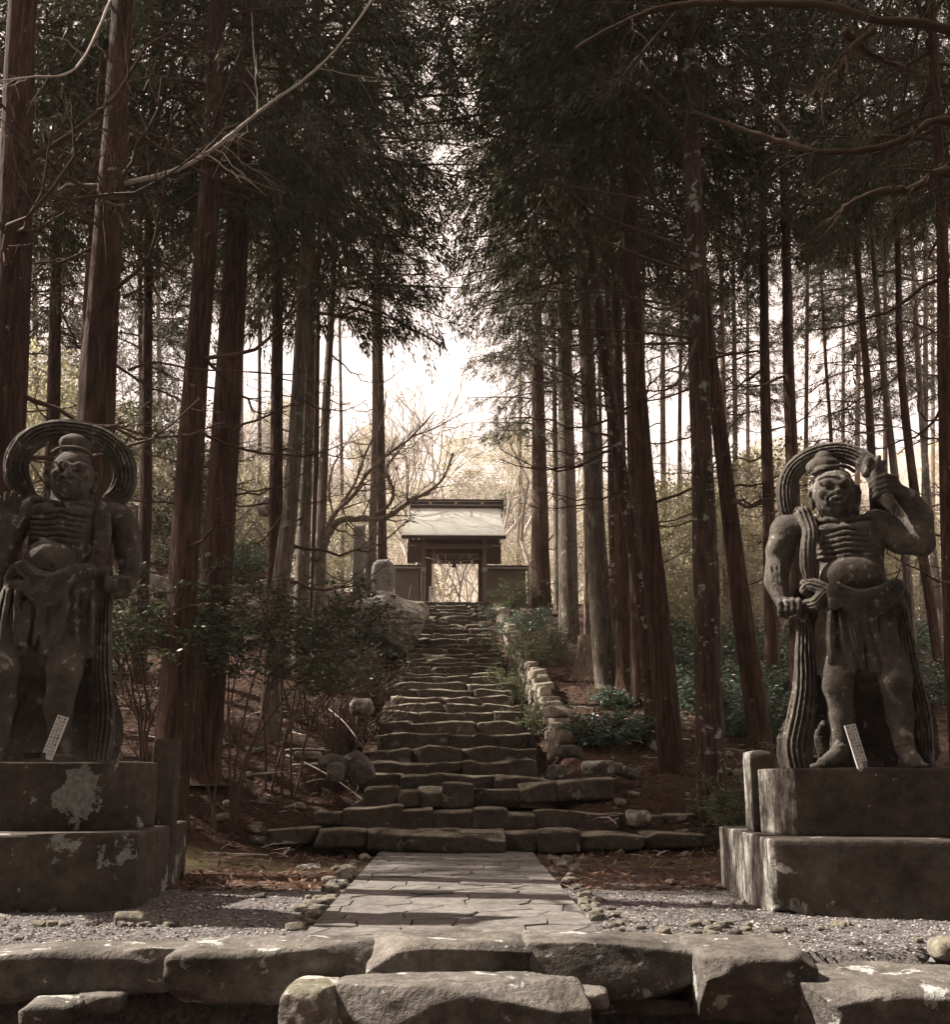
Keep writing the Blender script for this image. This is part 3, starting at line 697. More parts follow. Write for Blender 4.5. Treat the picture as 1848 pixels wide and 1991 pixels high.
def foot(S, ax, ay, az, tx, ty, r=46):
    """ankle (ax, ay) at height az to toes at (tx, ty)"""
    S.chain([(ax, ay, az, r*0.95), (ax*0.6+tx*0.4, ay*0.6+ty*0.4, 42, r*0.86), (ax*0.25+tx*0.75, ay*0.25+ty*0.75, 26, r*0.62)], 14)
    S.ell((ax, ay+22, 34), (r*0.8, r*0.85, 38), 12)
    dx, dy = tx-ax, ty-ay; L = math.hypot(dx, dy); nx, ny = -dy/L, dx/L
    for i in range(5):
        q = (i-2)*16.5; S.chain([(tx-dx/L*26+nx*q, ty-dy/L*26+ny*q, 20, 12), (tx+nx*q*1.05+dx/L*(8-abs(i-1.5)*4), ty+ny*q*1.05+dy/L*(8-abs(i-1.5)*4), 13, 10.5)], 4)

def fist(S, cx, cy, cz, w, h, k=5, thumb=1):
    S.ell((cx, cy, cz), (w*0.5, 46, h*0.48), 10)
    for i in range(4):
        x = cx-w*0.38+w*0.255*i; hh = h*(0.47-0.03*abs(i-1.3))
        S.chain([(x, cy-26, cz+hh*0.75, 16), (x, cy-52, cz+hh*0.45, 16.5), (x, cy-56, cz-hh*0.35, 16), (x, cy-34, cz-hh*0.75, 14)], k)
    S.chain([(cx+thumb*w*0.46, cy-20, cz-h*0.05, 18), (cx+thumb*w*0.28, cy-54, cz-h*0.42, 16), (cx+thumb*w*0.02, cy-56, cz-h*0.50, 14)], k)

def to_obj(S, name, parent, scale, cx, mat, rough_seed):
    v, f = S.surface(); v = v-np.array([cx, 0, 0]); v = v*scale
    nz = fbm(v*30, rough_seed, 2); nz2 = fbm(v*8, rough_seed+3, 2)
    # push along approximate normals (chips and weathering)
    g = np.zeros_like(v); a = v[f[:, 1]]-v[f[:, 0]]; b = v[f[:, 2]]-v[f[:, 0]]; nn = np.cross(a, b)
    for j in range(4): np.add.at(g, f[:, j], nn)
    g /= np.linalg.norm(g, axis=1, keepdims=True)+1e-12
    v = v+g*(nz*0.0026+nz2*0.003)[:, None]
    return part(name, mesh_from(name, v, f, mat), parent)

HGRID = 7.0
def statue_right():
    d = 7.55; foot_p = P(1681, 1493, d); sc = 0.3684*(foot_p.y*math.cos(PITCH)+(foot_p.z-EYE)*math.sin(PITCH))/1848*1.005
    root = thing('guardian_statue', 'stone guardian with open mouth raising a thunderbolt club, on the right plinth', 'statue', (foot_p.x, foot_p.y, foot_p.z-0.004), -0.33)
    Z = lambda y: 1815-y
    S = Field((140, -300, -8), (1080, 240, 1680), HGRID)
    S.loft([(Z(1352), 330, 885, 158, 5), (Z(1200), 345, 890, 160, 0), (Z(1060), 368, 885, 158, 0), (Z(960), 370, 880, 150, 0), (Z(880), 395, 860, 135, 0)], 10, (9, 13, 1.1))
    S.loft([(Z(1822), 222, 950, 66, 112), (Z(1740), 212, 968, 62, 114), (Z(1650), 218, 978, 62, 114), (Z(1540), 282, 962, 66, 108), (Z(1450), 305, 935, 76, 88), (Z(1340), 328, 895, 120, 34), (Z(1240), 340, 890, 120, 20)], 16, (7, 11, 1.6))
    S.band([(372, -50, Z(1020), 40, 90), (362, -56, Z(1230), 56, 92), (350, -52, Z(1400), 66, 84), (318, -40, Z(1560), 74, 78), (292, -16, Z(1690), 78, 72), (300, 10, Z(1800), 74, 62)], 20, 3)
    S.band([(852, -30, Z(1020), 40, 90), (868, -30, Z(1230), 50, 92), (892, -20, Z(1420), 52, 84), (920, 0, Z(1600), 50, 76), (918, 24, Z(1800), 46, 62)], 20, 3)
    S.ell((640, -190, Z(1330)), (26, 95, 190), 16, sub=True); S.ell((645, -190, Z(1420)), (52, 120, 120), 16, sub=True)
    # hem raised over the left knee, pointed wrap folds between the legs
    S.band([(440, -118, Z(1355), 14, 22), (500, -160, Z(1368), 15, 20), (560, -158, Z(1352), 14, 20), (600, -120, Z(1318), 12, 20)], 6, 1)
    S.band([(600, -140, Z(1010), 30, 24), (610, -158, Z(1120), 34, 22), (625, -155, Z(1230), 30, 22), (640, -130, Z(1320), 16, 20)], 8, 2)
    S.band([(760, -120, Z(1150), 34, 30), (745, -128, Z(1230), 44, 30), (735, -120, Z(1300), 18, 26)], 6, 2)
    # legs
    S.chain([(520, -70, Z(1300), 92), (512, -112, Z(1410), 80), (518, -100, Z(1470), 68), (520, -84, Z(1560), 70), (516, -88, Z(1660), 52), (512, -92, Z(1718), 45)], 12)
    S.ell((512, -150, Z(1408)), (50, 34, 44), 12); S.chain([(455, -140, Z(1452), 7), (500, -172, Z(1468), 8), (570, -150, Z(1440), 7)], 6)
    S.chain([(792, -60, Z(1300), 92), (796, -100, Z(1400), 80), (800, -92, Z(1470), 68), (806, -76, Z(1560), 70), (812, -80, Z(1660), 52), (815, -84, Z(1718), 46)], 12)
    S.ell((797, -140, Z(1398)), (48, 32, 42), 12)
    foot(S, 508, -95, 92, 372, -168); foot(S, 818, -90, 92, 876, -205)
    S.chain([(465, -120, Z(1712), 8), (512, -142, Z(1702), 8), (560, -118, Z(1716), 8)], 4); S.chain([(770, -110, Z(1705), 8), (815, -136, Z(1698), 8), (862, -108, Z(1712), 8)], 4)
    # torso
    S.loft([(Z(930), 425, 828, 132, 0), (Z(840), 440, 800, 128, 0), (Z(760), 428, 798, 122, 0), (Z(660), 398, 812, 124, 0), (Z(590), 380, 808, 108, 0), (Z(545), 420, 770, 84, 4), (Z(520), 480, 690, 66, 6)], 24, None, False)
    S.ell((618, -70, Z(845)), (160, 116, 104), 9); S.ell((612, -166, Z(905)), (14, 12, 12), 4, sub=True)
    ribs(S, 604, Z(598), 30, 6, 440, 772, 126, 0, 9)
    for s_ in (-1, 1): S.chain([(604+s_*18, -96, Z(560), 13), (604+s_*90, -92, Z(548), 14), (604+s_*168, -50, Z(540), 14)], 8); S.ell((604+s_*82, -100, Z(598)), (66, 30, 26), 12)
    S.ell((604, -108, Z(578)), (20, 18, 18), 8)
    for s_ in (-1, 0, 1): S.chain([(570+s_*38, -70, Z(500), 12), (590+s_*16, -92, Z(562), 11)], 8)
    S.chain([(568, 6, Z(470), 78), (590, 6, Z(560), 84)], 16)
    # arms
    S.chain([(398, 8, Z(566), 84), (300, 0, Z(572), 84), (262, -6, Z(680), 76), (248, -10, Z(760), 66)], 16)
    S.ell((250, -40, Z(660)), (56, 60, 66), 12); S.ell((232, -18, Z(822)), (62, 64, 88), 14)
    S.chain([(244, -12, Z(770), 66), (232, -26, Z(850), 62), (262, -60, Z(958), 44)], 12)
    for q in range(3): S.chain([(205+q*26, -78, Z(770), 6), (214+q*20, -86, Z(850), 6), (240+q*14, -98, Z(930), 4)], 6)
    fist(S, 292, -84, Z(1000), 128, 118, thumb=1)
    S.chain([(770, 8, Z(570), 82), (850, 0, Z(610), 80), (960, -20, Z(668), 78), (990, -30, Z(690), 70)], 16)
    S.ell((905, -20, Z(672)), (96, 74, 72), 18); S.ell((1000, -40, Z(610)), (50, 62, 104), 18)
    S.chain([(985, -36, Z(680), 66), (990, -46, Z(560), 66), (940, -70, Z(470), 52), (872, -96, Z(420), 40)], 14)
    for q in range(3): S.chain([(850+q*40, -84, Z(690-q*8), 6), (900+q*36, -96, Z(712-q*10), 7), (960+q*22, -84, Z(690-q*12), 6)], 6)
    S.ell((846, -112, Z(405)), (56, 40, 54), 8)
    for i in range(4):
        zz = Z(368+i*27); S.chain([(872, -128, zz+4, 15), (822, -160, zz+8, 15.5), (776, -158, zz-4, 14), (752, -132, zz-14, 12)], 4)
    # head
    head(S, 566, Z(402), -42, 118, 130, True, 0.45)
    S.band([(455, -108, Z(298), 12, 12), (520, -150, Z(284), 12, 10), (620, -150, Z(286), 12, 10), (672, -105, Z(306), 12, 12)], 5, 1)
    S.ell((520, -20, Z(240)), (92, 70, 54), 12); S.ell((522, -30, Z(200)), (48, 46, 42), 8); S.chain([(465, -80, Z(272), 9), (525, -98, Z(262), 9), (590, -78, Z(270), 9)], 4)
    S.ell((566, 5, Z(300)), (98, 92, 40), 12)
    # waist cloth
    S.band([(352, 20, Z(905), 32, 70), (390, -90, Z(880), 34, 50), (460, -142, Z(912), 36, 40), (530, -160, Z(965), 36, 36)], 8, 2)
    S.band([(352, -40, Z(985), 34, 60), (420, -130, Z(990), 36, 34), (490, -160, Z(940), 30, 34), (522, -170, Z(1000), 28, 30)], 8, 2)
    S.band([(520, -165, Z(930), 26, 34), (580, -168, Z(990), 40, 36), (660, -168, Z(1035), 46, 36), (750, -150, Z(1015), 44, 38), (815, -110, Z(960), 38, 44), (850, -50, Z(920), 36, 56)], 8, 3)
    S.band([(545, -170, Z(915), 20, 26), (640, -180, Z(965), 30, 28), (740, -160, Z(950), 28, 30), (820, -100, Z(912), 28, 40)], 8, 2)
    S.ell((520, -186, Z(1004)), (34, 30, 32), 8); S.ell((515, -190, Z(930)), (30, 26, 40), 8)
    S.band([(500, -160, Z(1050), 20, 16), (492, -164, Z(1160), 22, 14), (486, -160, Z(1290), 20, 14)], 6, 1)
    S.band([(548, -160, Z(1050), 16, 14), (552, -162, Z(1140), 18, 14), (556, -158, Z(1230), 14, 12)], 6, 1)
    S.chain([(850, 10, Z(900), 44), (880, 30, Z(960), 40), (888, 40, Z(1080), 34)], 12)
    to_obj(S, 'body', root, sc, 620, M['statue'], 5)
    # billowing scarf behind the head
    B = Field((180, -260, 700), (960, 160, 1760), HGRID)
    ring = []
    for a in np.radians([205, 190, 170, 150, 130, 110, 90, 70, 50, 32, 15, 0]):
        ring.append((560+248*math.cos(a), 42-30*math.cos(a*2), Z(382)+246*math.sin(a), 56, 44))
    B.band([(470, -50, Z(620), 30, 40), (420, -60, Z(560), 40, 44), (362, -10, Z(490), 54, 46)]+ring+[(812, 30, Z(440), 56, 44), (822, 60, Z(540), 50, 40), (800, 70, Z(600), 40, 36)], 5, 3)
    B.band([(400, -50, Z(500), 44, 46), (425, -112, Z(600), 44, 26), (408, -132, Z(700), 42, 24), (402, -120, Z(790), 42, 26), (410, -100, Z(868), 34, 30), (380, -90, Z(910), 30, 36)], 5, 2)
    to_obj(B, 'scarf', root, sc, 620, M['statue'], 8)
    # thunderbolt club
    C = Field((690, -240, 1210), (900, 0, 1580), 6.0)
    ax = [(742, -118, Z(290)), (770, -128, Z(350)), (800, -138, Z(430)), (830, -146, Z(500)), (846, -150, Z(552))]
    C.chain([(*ax[1], 24), (*ax[2], 22), (*ax[3], 24)], 5)
    C.chain([(735, -110, Z(318), 30), (748, -118, Z(262), 26)], 6); C.chain([(770, -118, Z(330), 26), (800, -118, Z(246), 16)], 5); C.chain([(790, -118, Z(345), 20), (828, -118, Z(270), 12)], 5)
    C.chain([(818, -140, Z(470), 38), (838, -148, Z(510), 30), (850, -152, Z(560), 8)], 6)
    v, f = C.surface()
    to_obj(C, 'thunderbolt_club', root, sc, 620, M['statue'], 9)
    return root, sc
def statue_left():
    d = 7.35; foot_p = P(94, 1475, d); sc = 0.3684*(foot_p.y*math.cos(PITCH)+(foot_p.z-EYE)*math.sin(PITCH))/1848*1.005
    root = thing('guardian_statue', 'stone guardian with closed mouth and raised open palm, on the left plinth', 'statue', (foot_p.x, foot_p.y, foot_p.z-0.004), 0.36)
    Z = lambda y: 1845-y
    S = Field((-60, -300, -8), (780, 240, 1720), HGRID)
    S.loft([(Z(1345), 36, 598, 155, 5), (Z(1200), 40, 596, 156, 0), (Z(1060), 66, 592, 152, 0), (Z(980), 74, 588, 146, 0), (Z(900), 112, 574, 130, 0)], 10, (9, 13, 1.4))
    S.loft([(Z(1850), 22, 664, 66, 112), (Z(1760), 8, 674, 62, 114), (Z(1650), 2, 668, 62, 114), (Z(1540), 12, 642, 66, 108), (Z(1440), 26, 610, 78, 86), (Z(1330), 38, 600, 120, 34), (Z(1240), 44, 596, 120, 20)], 16, (7, 11, 0.6))
    S.band([(90, -40, Z(1040), 32, 84), (72, -44, Z(1230), 40, 84), (48, -20, Z(1450), 42, 78), (36, 0, Z(1640), 40, 70), (42, 16, Z(1830), 38, 60)], 20, 2)
    S.band([(555, -40, Z(1040), 42, 88), (560, -44, Z(1230), 52, 90), (566, -36, Z(1420), 62, 84), (590, -16, Z(1600), 66, 78), (594, 10, Z(1740), 66, 70), (590, 20, Z(1835), 60, 60)], 20, 3)
    S.ell((232, -190, Z(1330)), (28, 95, 180), 16, sub=True); S.ell((225, -190, Z(1450)), (56, 120, 130), 16, sub=True)
    S.band([(30, -70, Z(1372), 14, 22), (90, -140, Z(1338), 15, 20), (150, -150, Z(1350), 14, 20), (186, -130, Z(1330), 12, 20)], 6, 1)
    S.band([(305, -130, Z(1400), 12, 20), (340, -160, Z(1352), 15, 20), (400, -166, Z(1332), 15, 20), (470, -140, Z(1350), 14, 20)], 6, 1)
    S.band([(190, -140, Z(1110), 30, 24), (185, -155, Z(1200), 34, 22), (180, -150, Z(1290), 16, 20)], 8, 2)
    S.band([(360, -150, Z(1100), 30, 24), (350, -162, Z(1180), 36, 22), (325, -155, Z(1260), 30, 22), (300, -140, Z(1330), 14, 18)], 8, 2)
    for x0, x1 in ((100, 88), (140, 150), (420, 438), (500, 515), (250, 240)):
        S.band([(x0, -150, Z(1040), 13, 20), ((x0+x1)/2, -158, Z(1150), 14, 18), (x1, -152, Z(1290), 12, 16)], 8, 1)
    S.chain([(112, -70, Z(1310), 86), (110, -112, Z(1420), 74), (112, -100, Z(1480), 62), (118, -84, Z(1580), 62), (122, -88, Z(1680), 46), (122, -92, Z(1740), 42)], 12)
    S.ell((108, -152, Z(1425)), (46, 32, 46), 12)
    S.chain([(392, -70, Z(1310), 98), (392, -118, Z(1420), 88), (386, -106, Z(1500), 74), (376, -86, Z(1590), 74), (388, -88, Z(1690), 54), (392, -90, Z(1740), 48)], 12)
    S.ell((390, -166, Z(1430)), (54, 30, 46), 12); S.chain([(312, -140, Z(1490), 7), (380, -178, Z(1502), 8), (450, -140, Z(1486), 7)], 6); S.chain([(316, -130, Z(1520), 6), (372, -160, Z(1536), 6)], 6)
    foot(S, 120, -95, 90, 24, -190, 42); foot(S, 396, -95, 96, 425, -225, 50)
    S.chain([(345, -130, Z(1745), 8), (392, -146, Z(1736), 8), (450, -118, Z(1760), 8)], 4)
    S.chain([(370, -190, 60, 8), (412, -205, 62, 8), (460, -180, 50, 8)], 4)
    # torso
    S.loft([(Z(960), 130, 556, 128, 0), (Z(870), 150, 540, 124, 0), (Z(780), 160, 545, 120, 0), (Z(680), 160, 560, 124, 0), (Z(610), 160, 570, 106, 0), (Z(560), 190, 530, 84, 4), (Z(535), 250, 470, 66, 6)], 24, None, False)
    S.ell((282, -72, Z(862)), (130, 116, 102), 9); S.ell((290, -168, Z(905)), (13, 12, 12), 4, sub=True)
    ribs(S, 312, Z(610), 30, 6, 172, 492, 126, 0, 11)
    for s_ in (-1, 1): S.chain([(316+s_*18, -98, Z(574), 14), (316+s_*80, -94, Z(560), 14), (316+s_*150, -50, Z(552), 14)], 8); S.ell((314+s_*80, -100, Z(606)), (62, 30, 26), 12)
    S.chain([(352, 6, Z(490), 76), (345, 6, Z(575), 84)], 16)
    # arm with the raised palm
    S.chain([(180, 14, Z(588), 78), (100, 20, Z(640), 78), (52, 10, Z(770), 74), (48, -6, Z(850), 66)], 16)
    S.chain([(46, -10, Z(866), 62), (42, -70, Z(810), 58), (56, -120, Z(740), 40)], 14)
    S.ell((74, -138, Z(692)), (56, 30, 58), 10); S.ell((98, -158, Z(708)), (32, 24, 36), 8)
    for i, (bx, tx, tz_, r) in enumerate(((32, 22, 590, 12.5), (58, 50, 566, 13.5), (84, 82, 560, 14), (110, 114, 575, 13))):
        S.chain([(bx, -146, Z(655), r+2), ((bx+tx)/2, -152, Z((655+tz_)/2), r+1), (tx, -160, Z(tz_), r-1)], 3)
    S.chain([(108, -160, Z(716), 20), (130, -172, Z(672), 17), (130, -182, Z(638), 14)], 5)
    for zz in (672, 684): S.chain([(30, -168, Z(zz), 3), (75, -174, Z(zz+2), 3), (108, -172, Z(zz), 3)], 3, sub=True)
    # arm with the fist at the hip
    S.chain([(560, 8, Z(590), 80), (618, 0, Z(612), 86), (650, -8, Z(690), 78), (664, -14, Z(770), 70)], 16)
    S.ell((640, -46, Z(680)), (58, 56, 66), 12); S.ell((688, -20, Z(838)), (58, 62, 84), 14)
    S.chain([(668, -16, Z(785), 66), (684, -34, Z(860), 60), (668, -76, Z(952), 46)], 12)
    for q in range(3): S.chain([(650+q*24, -80, Z(780), 6), (660+q*20, -92, Z(860), 6), (650+q*14, -106, Z(930), 4)], 6)
    fist(S, 622, -104, Z(972), 136, 104, thumb=1)
    S.ell((640, -84, Z(1000)), (48, 40, 36), 10)
    head(S, 350, Z(412), -42, 116, 130, False, -0.45)
    S.band([(250, -108, Z(310), 12, 12), (300, -148, Z(292), 12, 10), (400, -148, Z(292), 12, 10), (452, -105, Z(314), 12, 12)], 5, 1)
    S.ell((352, 5, Z(306)), (94, 90, 40), 12); S.ell((350, -20, Z(232)), (78, 62, 56), 10); S.ell((308, -30, Z(238)), (36, 44, 42), 8); S.ell((398, -10, Z(232)), (46, 40, 34), 10); S.ell((350, -80, Z(256)), (14, 12, 14), 3)
    # waist cloth
    S.band([(92, -30, Z(960), 30, 60), (130, -120, Z(920), 30, 36), (200, -160, Z(960), 34, 34), (262, -172, Z(1045), 40, 34), (330, -165, Z(1000), 40, 36), (410, -150, Z(930), 36, 38), (500, -110, Z(895), 34, 44), (560, -40, Z(900), 34, 60)], 8, 3)
    S.band([(110, -80, Z(1010), 30, 50), (180, -150, Z(1020), 34, 34), (260, -172, Z(1082), 32, 28), (320, -160, Z(1060), 26, 28), (360, -158, Z(990), 26, 28)], 8, 2)
    S.band([(150, -120, Z(900), 22, 30), (230, -168, Z(955), 26, 26), (310, -172, Z(960), 26, 26), (400, -150, Z(905), 24, 30)], 8, 1)
    S.ell((470, -130, Z(915)), (46, 36, 34), 10)
    S.ell((540, -70, Z(905)), (54, 60, 46), 12)
    to_obj(S, 'body', root, sc, 345, M['statue'], 6)
    B = Field((-60, -260, 700), (760, 160, 1830), HGRID)
    ring = []
    for a in np.radians([200, 185, 168, 150, 130, 110, 90, 70, 50, 30, 12, -6, -22]):
        ring.append((346+278*math.cos(a), 42-30*math.cos(a*2), Z(362)+232*math.sin(a), 64, 46))
    B.band([(190, -10, Z(600), 36, 40), (140, 10, Z(530), 50, 44)]+ring+[(560, 0, Z(520), 56, 44), (520, -90, Z(600), 44, 34), (530, -128, Z(700), 44, 26), (520, -122, Z(800), 40, 26), (500, -100, Z(880), 34, 30)], 5, 3)
    to_obj(B, 'scarf', root, sc, 345, M['statue'], 12)
    # small square inlay on the knee
    v, f = box(-14, 14, -4, 4, -18, 18); o = part('knee_mark', mesh_from('knee_mark', v*sc, f, M['plinth'], False), root, ((74-345)*sc, -184*sc, Z(1412)*sc))
    return root, sc
SR = statue_right(); SL = statue_left()
# ------------------------------------------------------------------ plinths under the two guardians
def block(FL, FR, BR, z0, z1, seed, mat, name='block', bev=0.02, n=14, amp=0.006, chip=None):
    """upright block on the ground quad FL, FR, BR (BL completes it)"""
    FL, FR, BR = [np.array(p[:2], float) for p in (FL, FR, BR)]; BL = FL+BR-FR
    v, f = rockbox(2, 2, 2, 0.0001, 0, 1, n); v = np.clip(v, -1, 1)
    ex = np.linalg.norm(FR-FL); ey = np.linalg.norm(BR-FR); ez = z1-z0
    v, f = rockbox(ex, ey, ez, bev, amp, 3.0, n, seed)
    u = v[:, :1]/ex+0.5; w = v[:, 1:2]/ey+0.5
    xy = FL*(1-u)*(1-w)+FR*u*(1-w)+BR*u*w+BL*(1-u)*w
    vv = np.c_[xy, v[:, 2]+(z0+z1)/2]
    if chip is not None:
        for (c, r, dvec) in chip:
            dd = np.linalg.norm(vv-np.array(c), axis=1); k = np.clip(1-dd/r, 0, 1)[:, None]; vv = vv+k*np.array(dvec)
    return vv, f
def put_block(name, parent, vv, f, mat, label=None):
    c = vv.mean(0); o = part(name, mesh_from(name, vv-c, f, mat), None, c)
    if label: o['label'] = label
    if parent is not None: into(o, parent)
    return o
def plinth_left():
    FR = HZ(258, 1771, 0); BR = HZ(360, 1708, 0); FL = HZ(-70, 1778, 0)
    zt = P(262, 1620, FR.y).z
    root = thing('stone_plinth', 'two-tier stone plinth with a big grey lichen blotch, at the left', 'plinth', ((FR.x+FL.x)/2, FR.y+.5, 0))
    vv, f = block(FL, FR, BR, -0.06, zt, 5, None, n=16, chip=[((FR.x, FR.y, 0), .18, (-.04, .03, 0))]); put_block('lower_block', root, vv, f, M['plinth'])
    a = HZ(203, 1615, zt); b = HZ(302, 1606, zt); c = HZ(-60, 1616, zt); z2 = P(205, 1479, a.y).z
    vv, f = block(c, a, b, zt-0.01, z2, 6, None, n=16, chip=[((a.x, a.y, zt), .40, (-.14, .05, .0))]); M['plinth_u'] = PLINTH_U((*(np.array(P(152, 1540, a.y))-vv.mean(0)), .185)); put_block('upper_block', root, vv, f, M['plinth_u'])
    # slender post behind
    q = P(311, 1434, b.y+.1); w = 46*b.y/1848
    v, f = rockbox(w, w*.9, q.z-zt+0.9, .02, .006, 4, 8, 3); v[:, 2] -= 0.03*np.abs(v[:, 0])/w*(v[:, 2] > 0)
    o = part('stone_post', mesh_from('stone_post', v, f, M['plinth_b']), None, (q.x, b.y+.34, (q.z+zt-0.9)/2)); tag(o, 'square stone post standing behind the left plinth', 'post')
    return FR, BR, zt, a, z2
def plinth_right():
    FLp = HZ(1503, 1780, 0); BLp = HZ(1402, 1722, 0); FRp = HZ(1905, 1792, 0)
    zt = P(1508, 1629, FLp.y).z; BRp = FRp+(BLp-FLp)
    root = thing('stone_plinth', 'two-tier stone plinth with a pale streaked left side, at the right', 'plinth', ((FRp.x+FLp.x)/2, FLp.y+.5, 0))
    vv, f = block(FLp, FRp, BRp, -0.04, zt, 15, None, n=18, chip=[((FLp.x, FLp.y, 0), .22, (.06, .10, .06)), ((FLp.x+.2, FLp.y, 0), .22, (0, .06, .05))]); put_block('lower_block', root, vv, f, M['plinth_b'])
    a = HZ(1547, 1624, zt); b = HZ(1478, 1618, zt); c = HZ(1905, 1628, zt); z2 = P(1542, 1493, a.y).z; br = c+(b-a)
    vv, f = block(a, c, br, zt-0.01, z2, 16, None, n=18); put_block('upper_block', root, vv, f, M['plinth_b'])
    q = P(1481, 1461, b.y); w = 47*b.y/1848
    v, f = rockbox(w, w*.9, q.z-zt+0.02, .02, .006, 4, 8, 3); v[:, 2] -= 0.03*np.abs(v[:, 0])/w*(v[:, 2] > 0)
    o = part('stone_post', mesh_from('stone_post', v, f, M['plinth_b']), None, (q.x, b.y+.02+w*.45, (q.z+zt)/2)); tag(o, 'square stone post at the back left corner of the right plinth', 'post')
    return FLp, BLp, zt, a, z2
PLL = plinth_left(); PLR = plinth_right()
for (st, z2, px, py) in ((SL[0], PLL[4], 128, 1475), (SR[0], PLR[4], 1664, 1493)):
    st.location.z = z2-0.006; st.scale = (1, 1, 1.065)
print('plinth tops', PLL[2], PLL[4], PLR[2], PLR[4], 'scale', SL[1], SR[1])

# ------------------------------------------------------------------ lettered boards
def char_mesh(cols, size, dx, dy, mat):
    mb = MB(); any_ = False
    for ci, col in enumerate(cols):
        for ri, ch in enumerate(col):
            cu = bpy.data.curves.new('text', 'FONT'); cu.body = ch; cu.size = size; cu.align_x = 'CENTER'; cu.resolution_u = 2; cu.offset = size*0.012
            ob = bpy.data.objects.new('text', cu); SC.collection.objects.link(ob)
            me = ob.to_mesh()
            v = np.array([tuple(q.co) for q in me.vertices]).reshape(-1, 3)
            tris = [list(p.vertices) for p in me.polygons]
            if len(v):
                any_ = True; v2 = np.c_[v[:, 0]+ci*dx, np.zeros(len(v)), v[:, 1]+ri*dy]
                by = {}
                for t_ in tris: by.setdefault(len(t_), []).append(t_)
                mb.add(v2, list(by.values()))
            ob.to_mesh_clear(); bpy.data.objects.remove(ob); bpy.data.curves.remove(cu)
    return mb.mesh('lettering', mat, False) if any_ else None
def notice(base, w, h, tilt, lean, cols, label, size, dx, dy, yaw=0.0):
    o = thing('notice_board', label, 'sign', base); o.rotation_euler = (-lean, tilt, yaw)
    v, f = box(-w/2, w/2, -.006, .006, 0, h); part('board', mesh_from('board', v, f, M['white'], False), o)
    me = char_mesh(cols, size, dx, dy, M['ink'])
    if me: part('lettering', me, o, (-dx*(len(cols)-1)/2, -.0085, h-size*1.25))
    return o
COLS = ['強い足にあやかって下さい', 'この仁王像の足をさすって', '参拝の方で足腰の悪い方は']
def sit(px, py, d, z): p = P(px, py, d); return (p.x, p.y, z)
notice(sit(90, 1476, 7.05, PLL[4]+.0), .083, .325, math.radians(15), .12, COLS, 'white lettered board leaning between the feet of the left guardian', .0215, .0235, -.0245)
notice(sit(1679, 1494, 7.05, PLR[4]+.0), .083, .325, math.radians(-11), .12, COLS, 'white lettered board leaning between the feet of the right guardian', .0215, .0235, -.0245)
for (px, py, d, z, lb) in ((67, 1476, 7.0, PLL[4], 'small black tray beside the left lettered board'), (1700, 1494, 7.0, PLR[4], 'small black tray beside the right lettered board')):
    mb = MB(); s = .062
    for b in ((-s, s, -.04, .04, 0, .008), (-s, s, -.04, -.034, .008, .042), (-s, s, .034, .04, .008, .042), (-s, -s+.006, -.034, .034, .008, .042), (s-.006, s, -.034, .034, .008, .042)): mb.add(*box(*b))
    o = part('offering_tray', mb.mesh('offering_tray', M['black'], False), None, sit(px, py, d, z+.002)); tag(o, lb, 'tray')

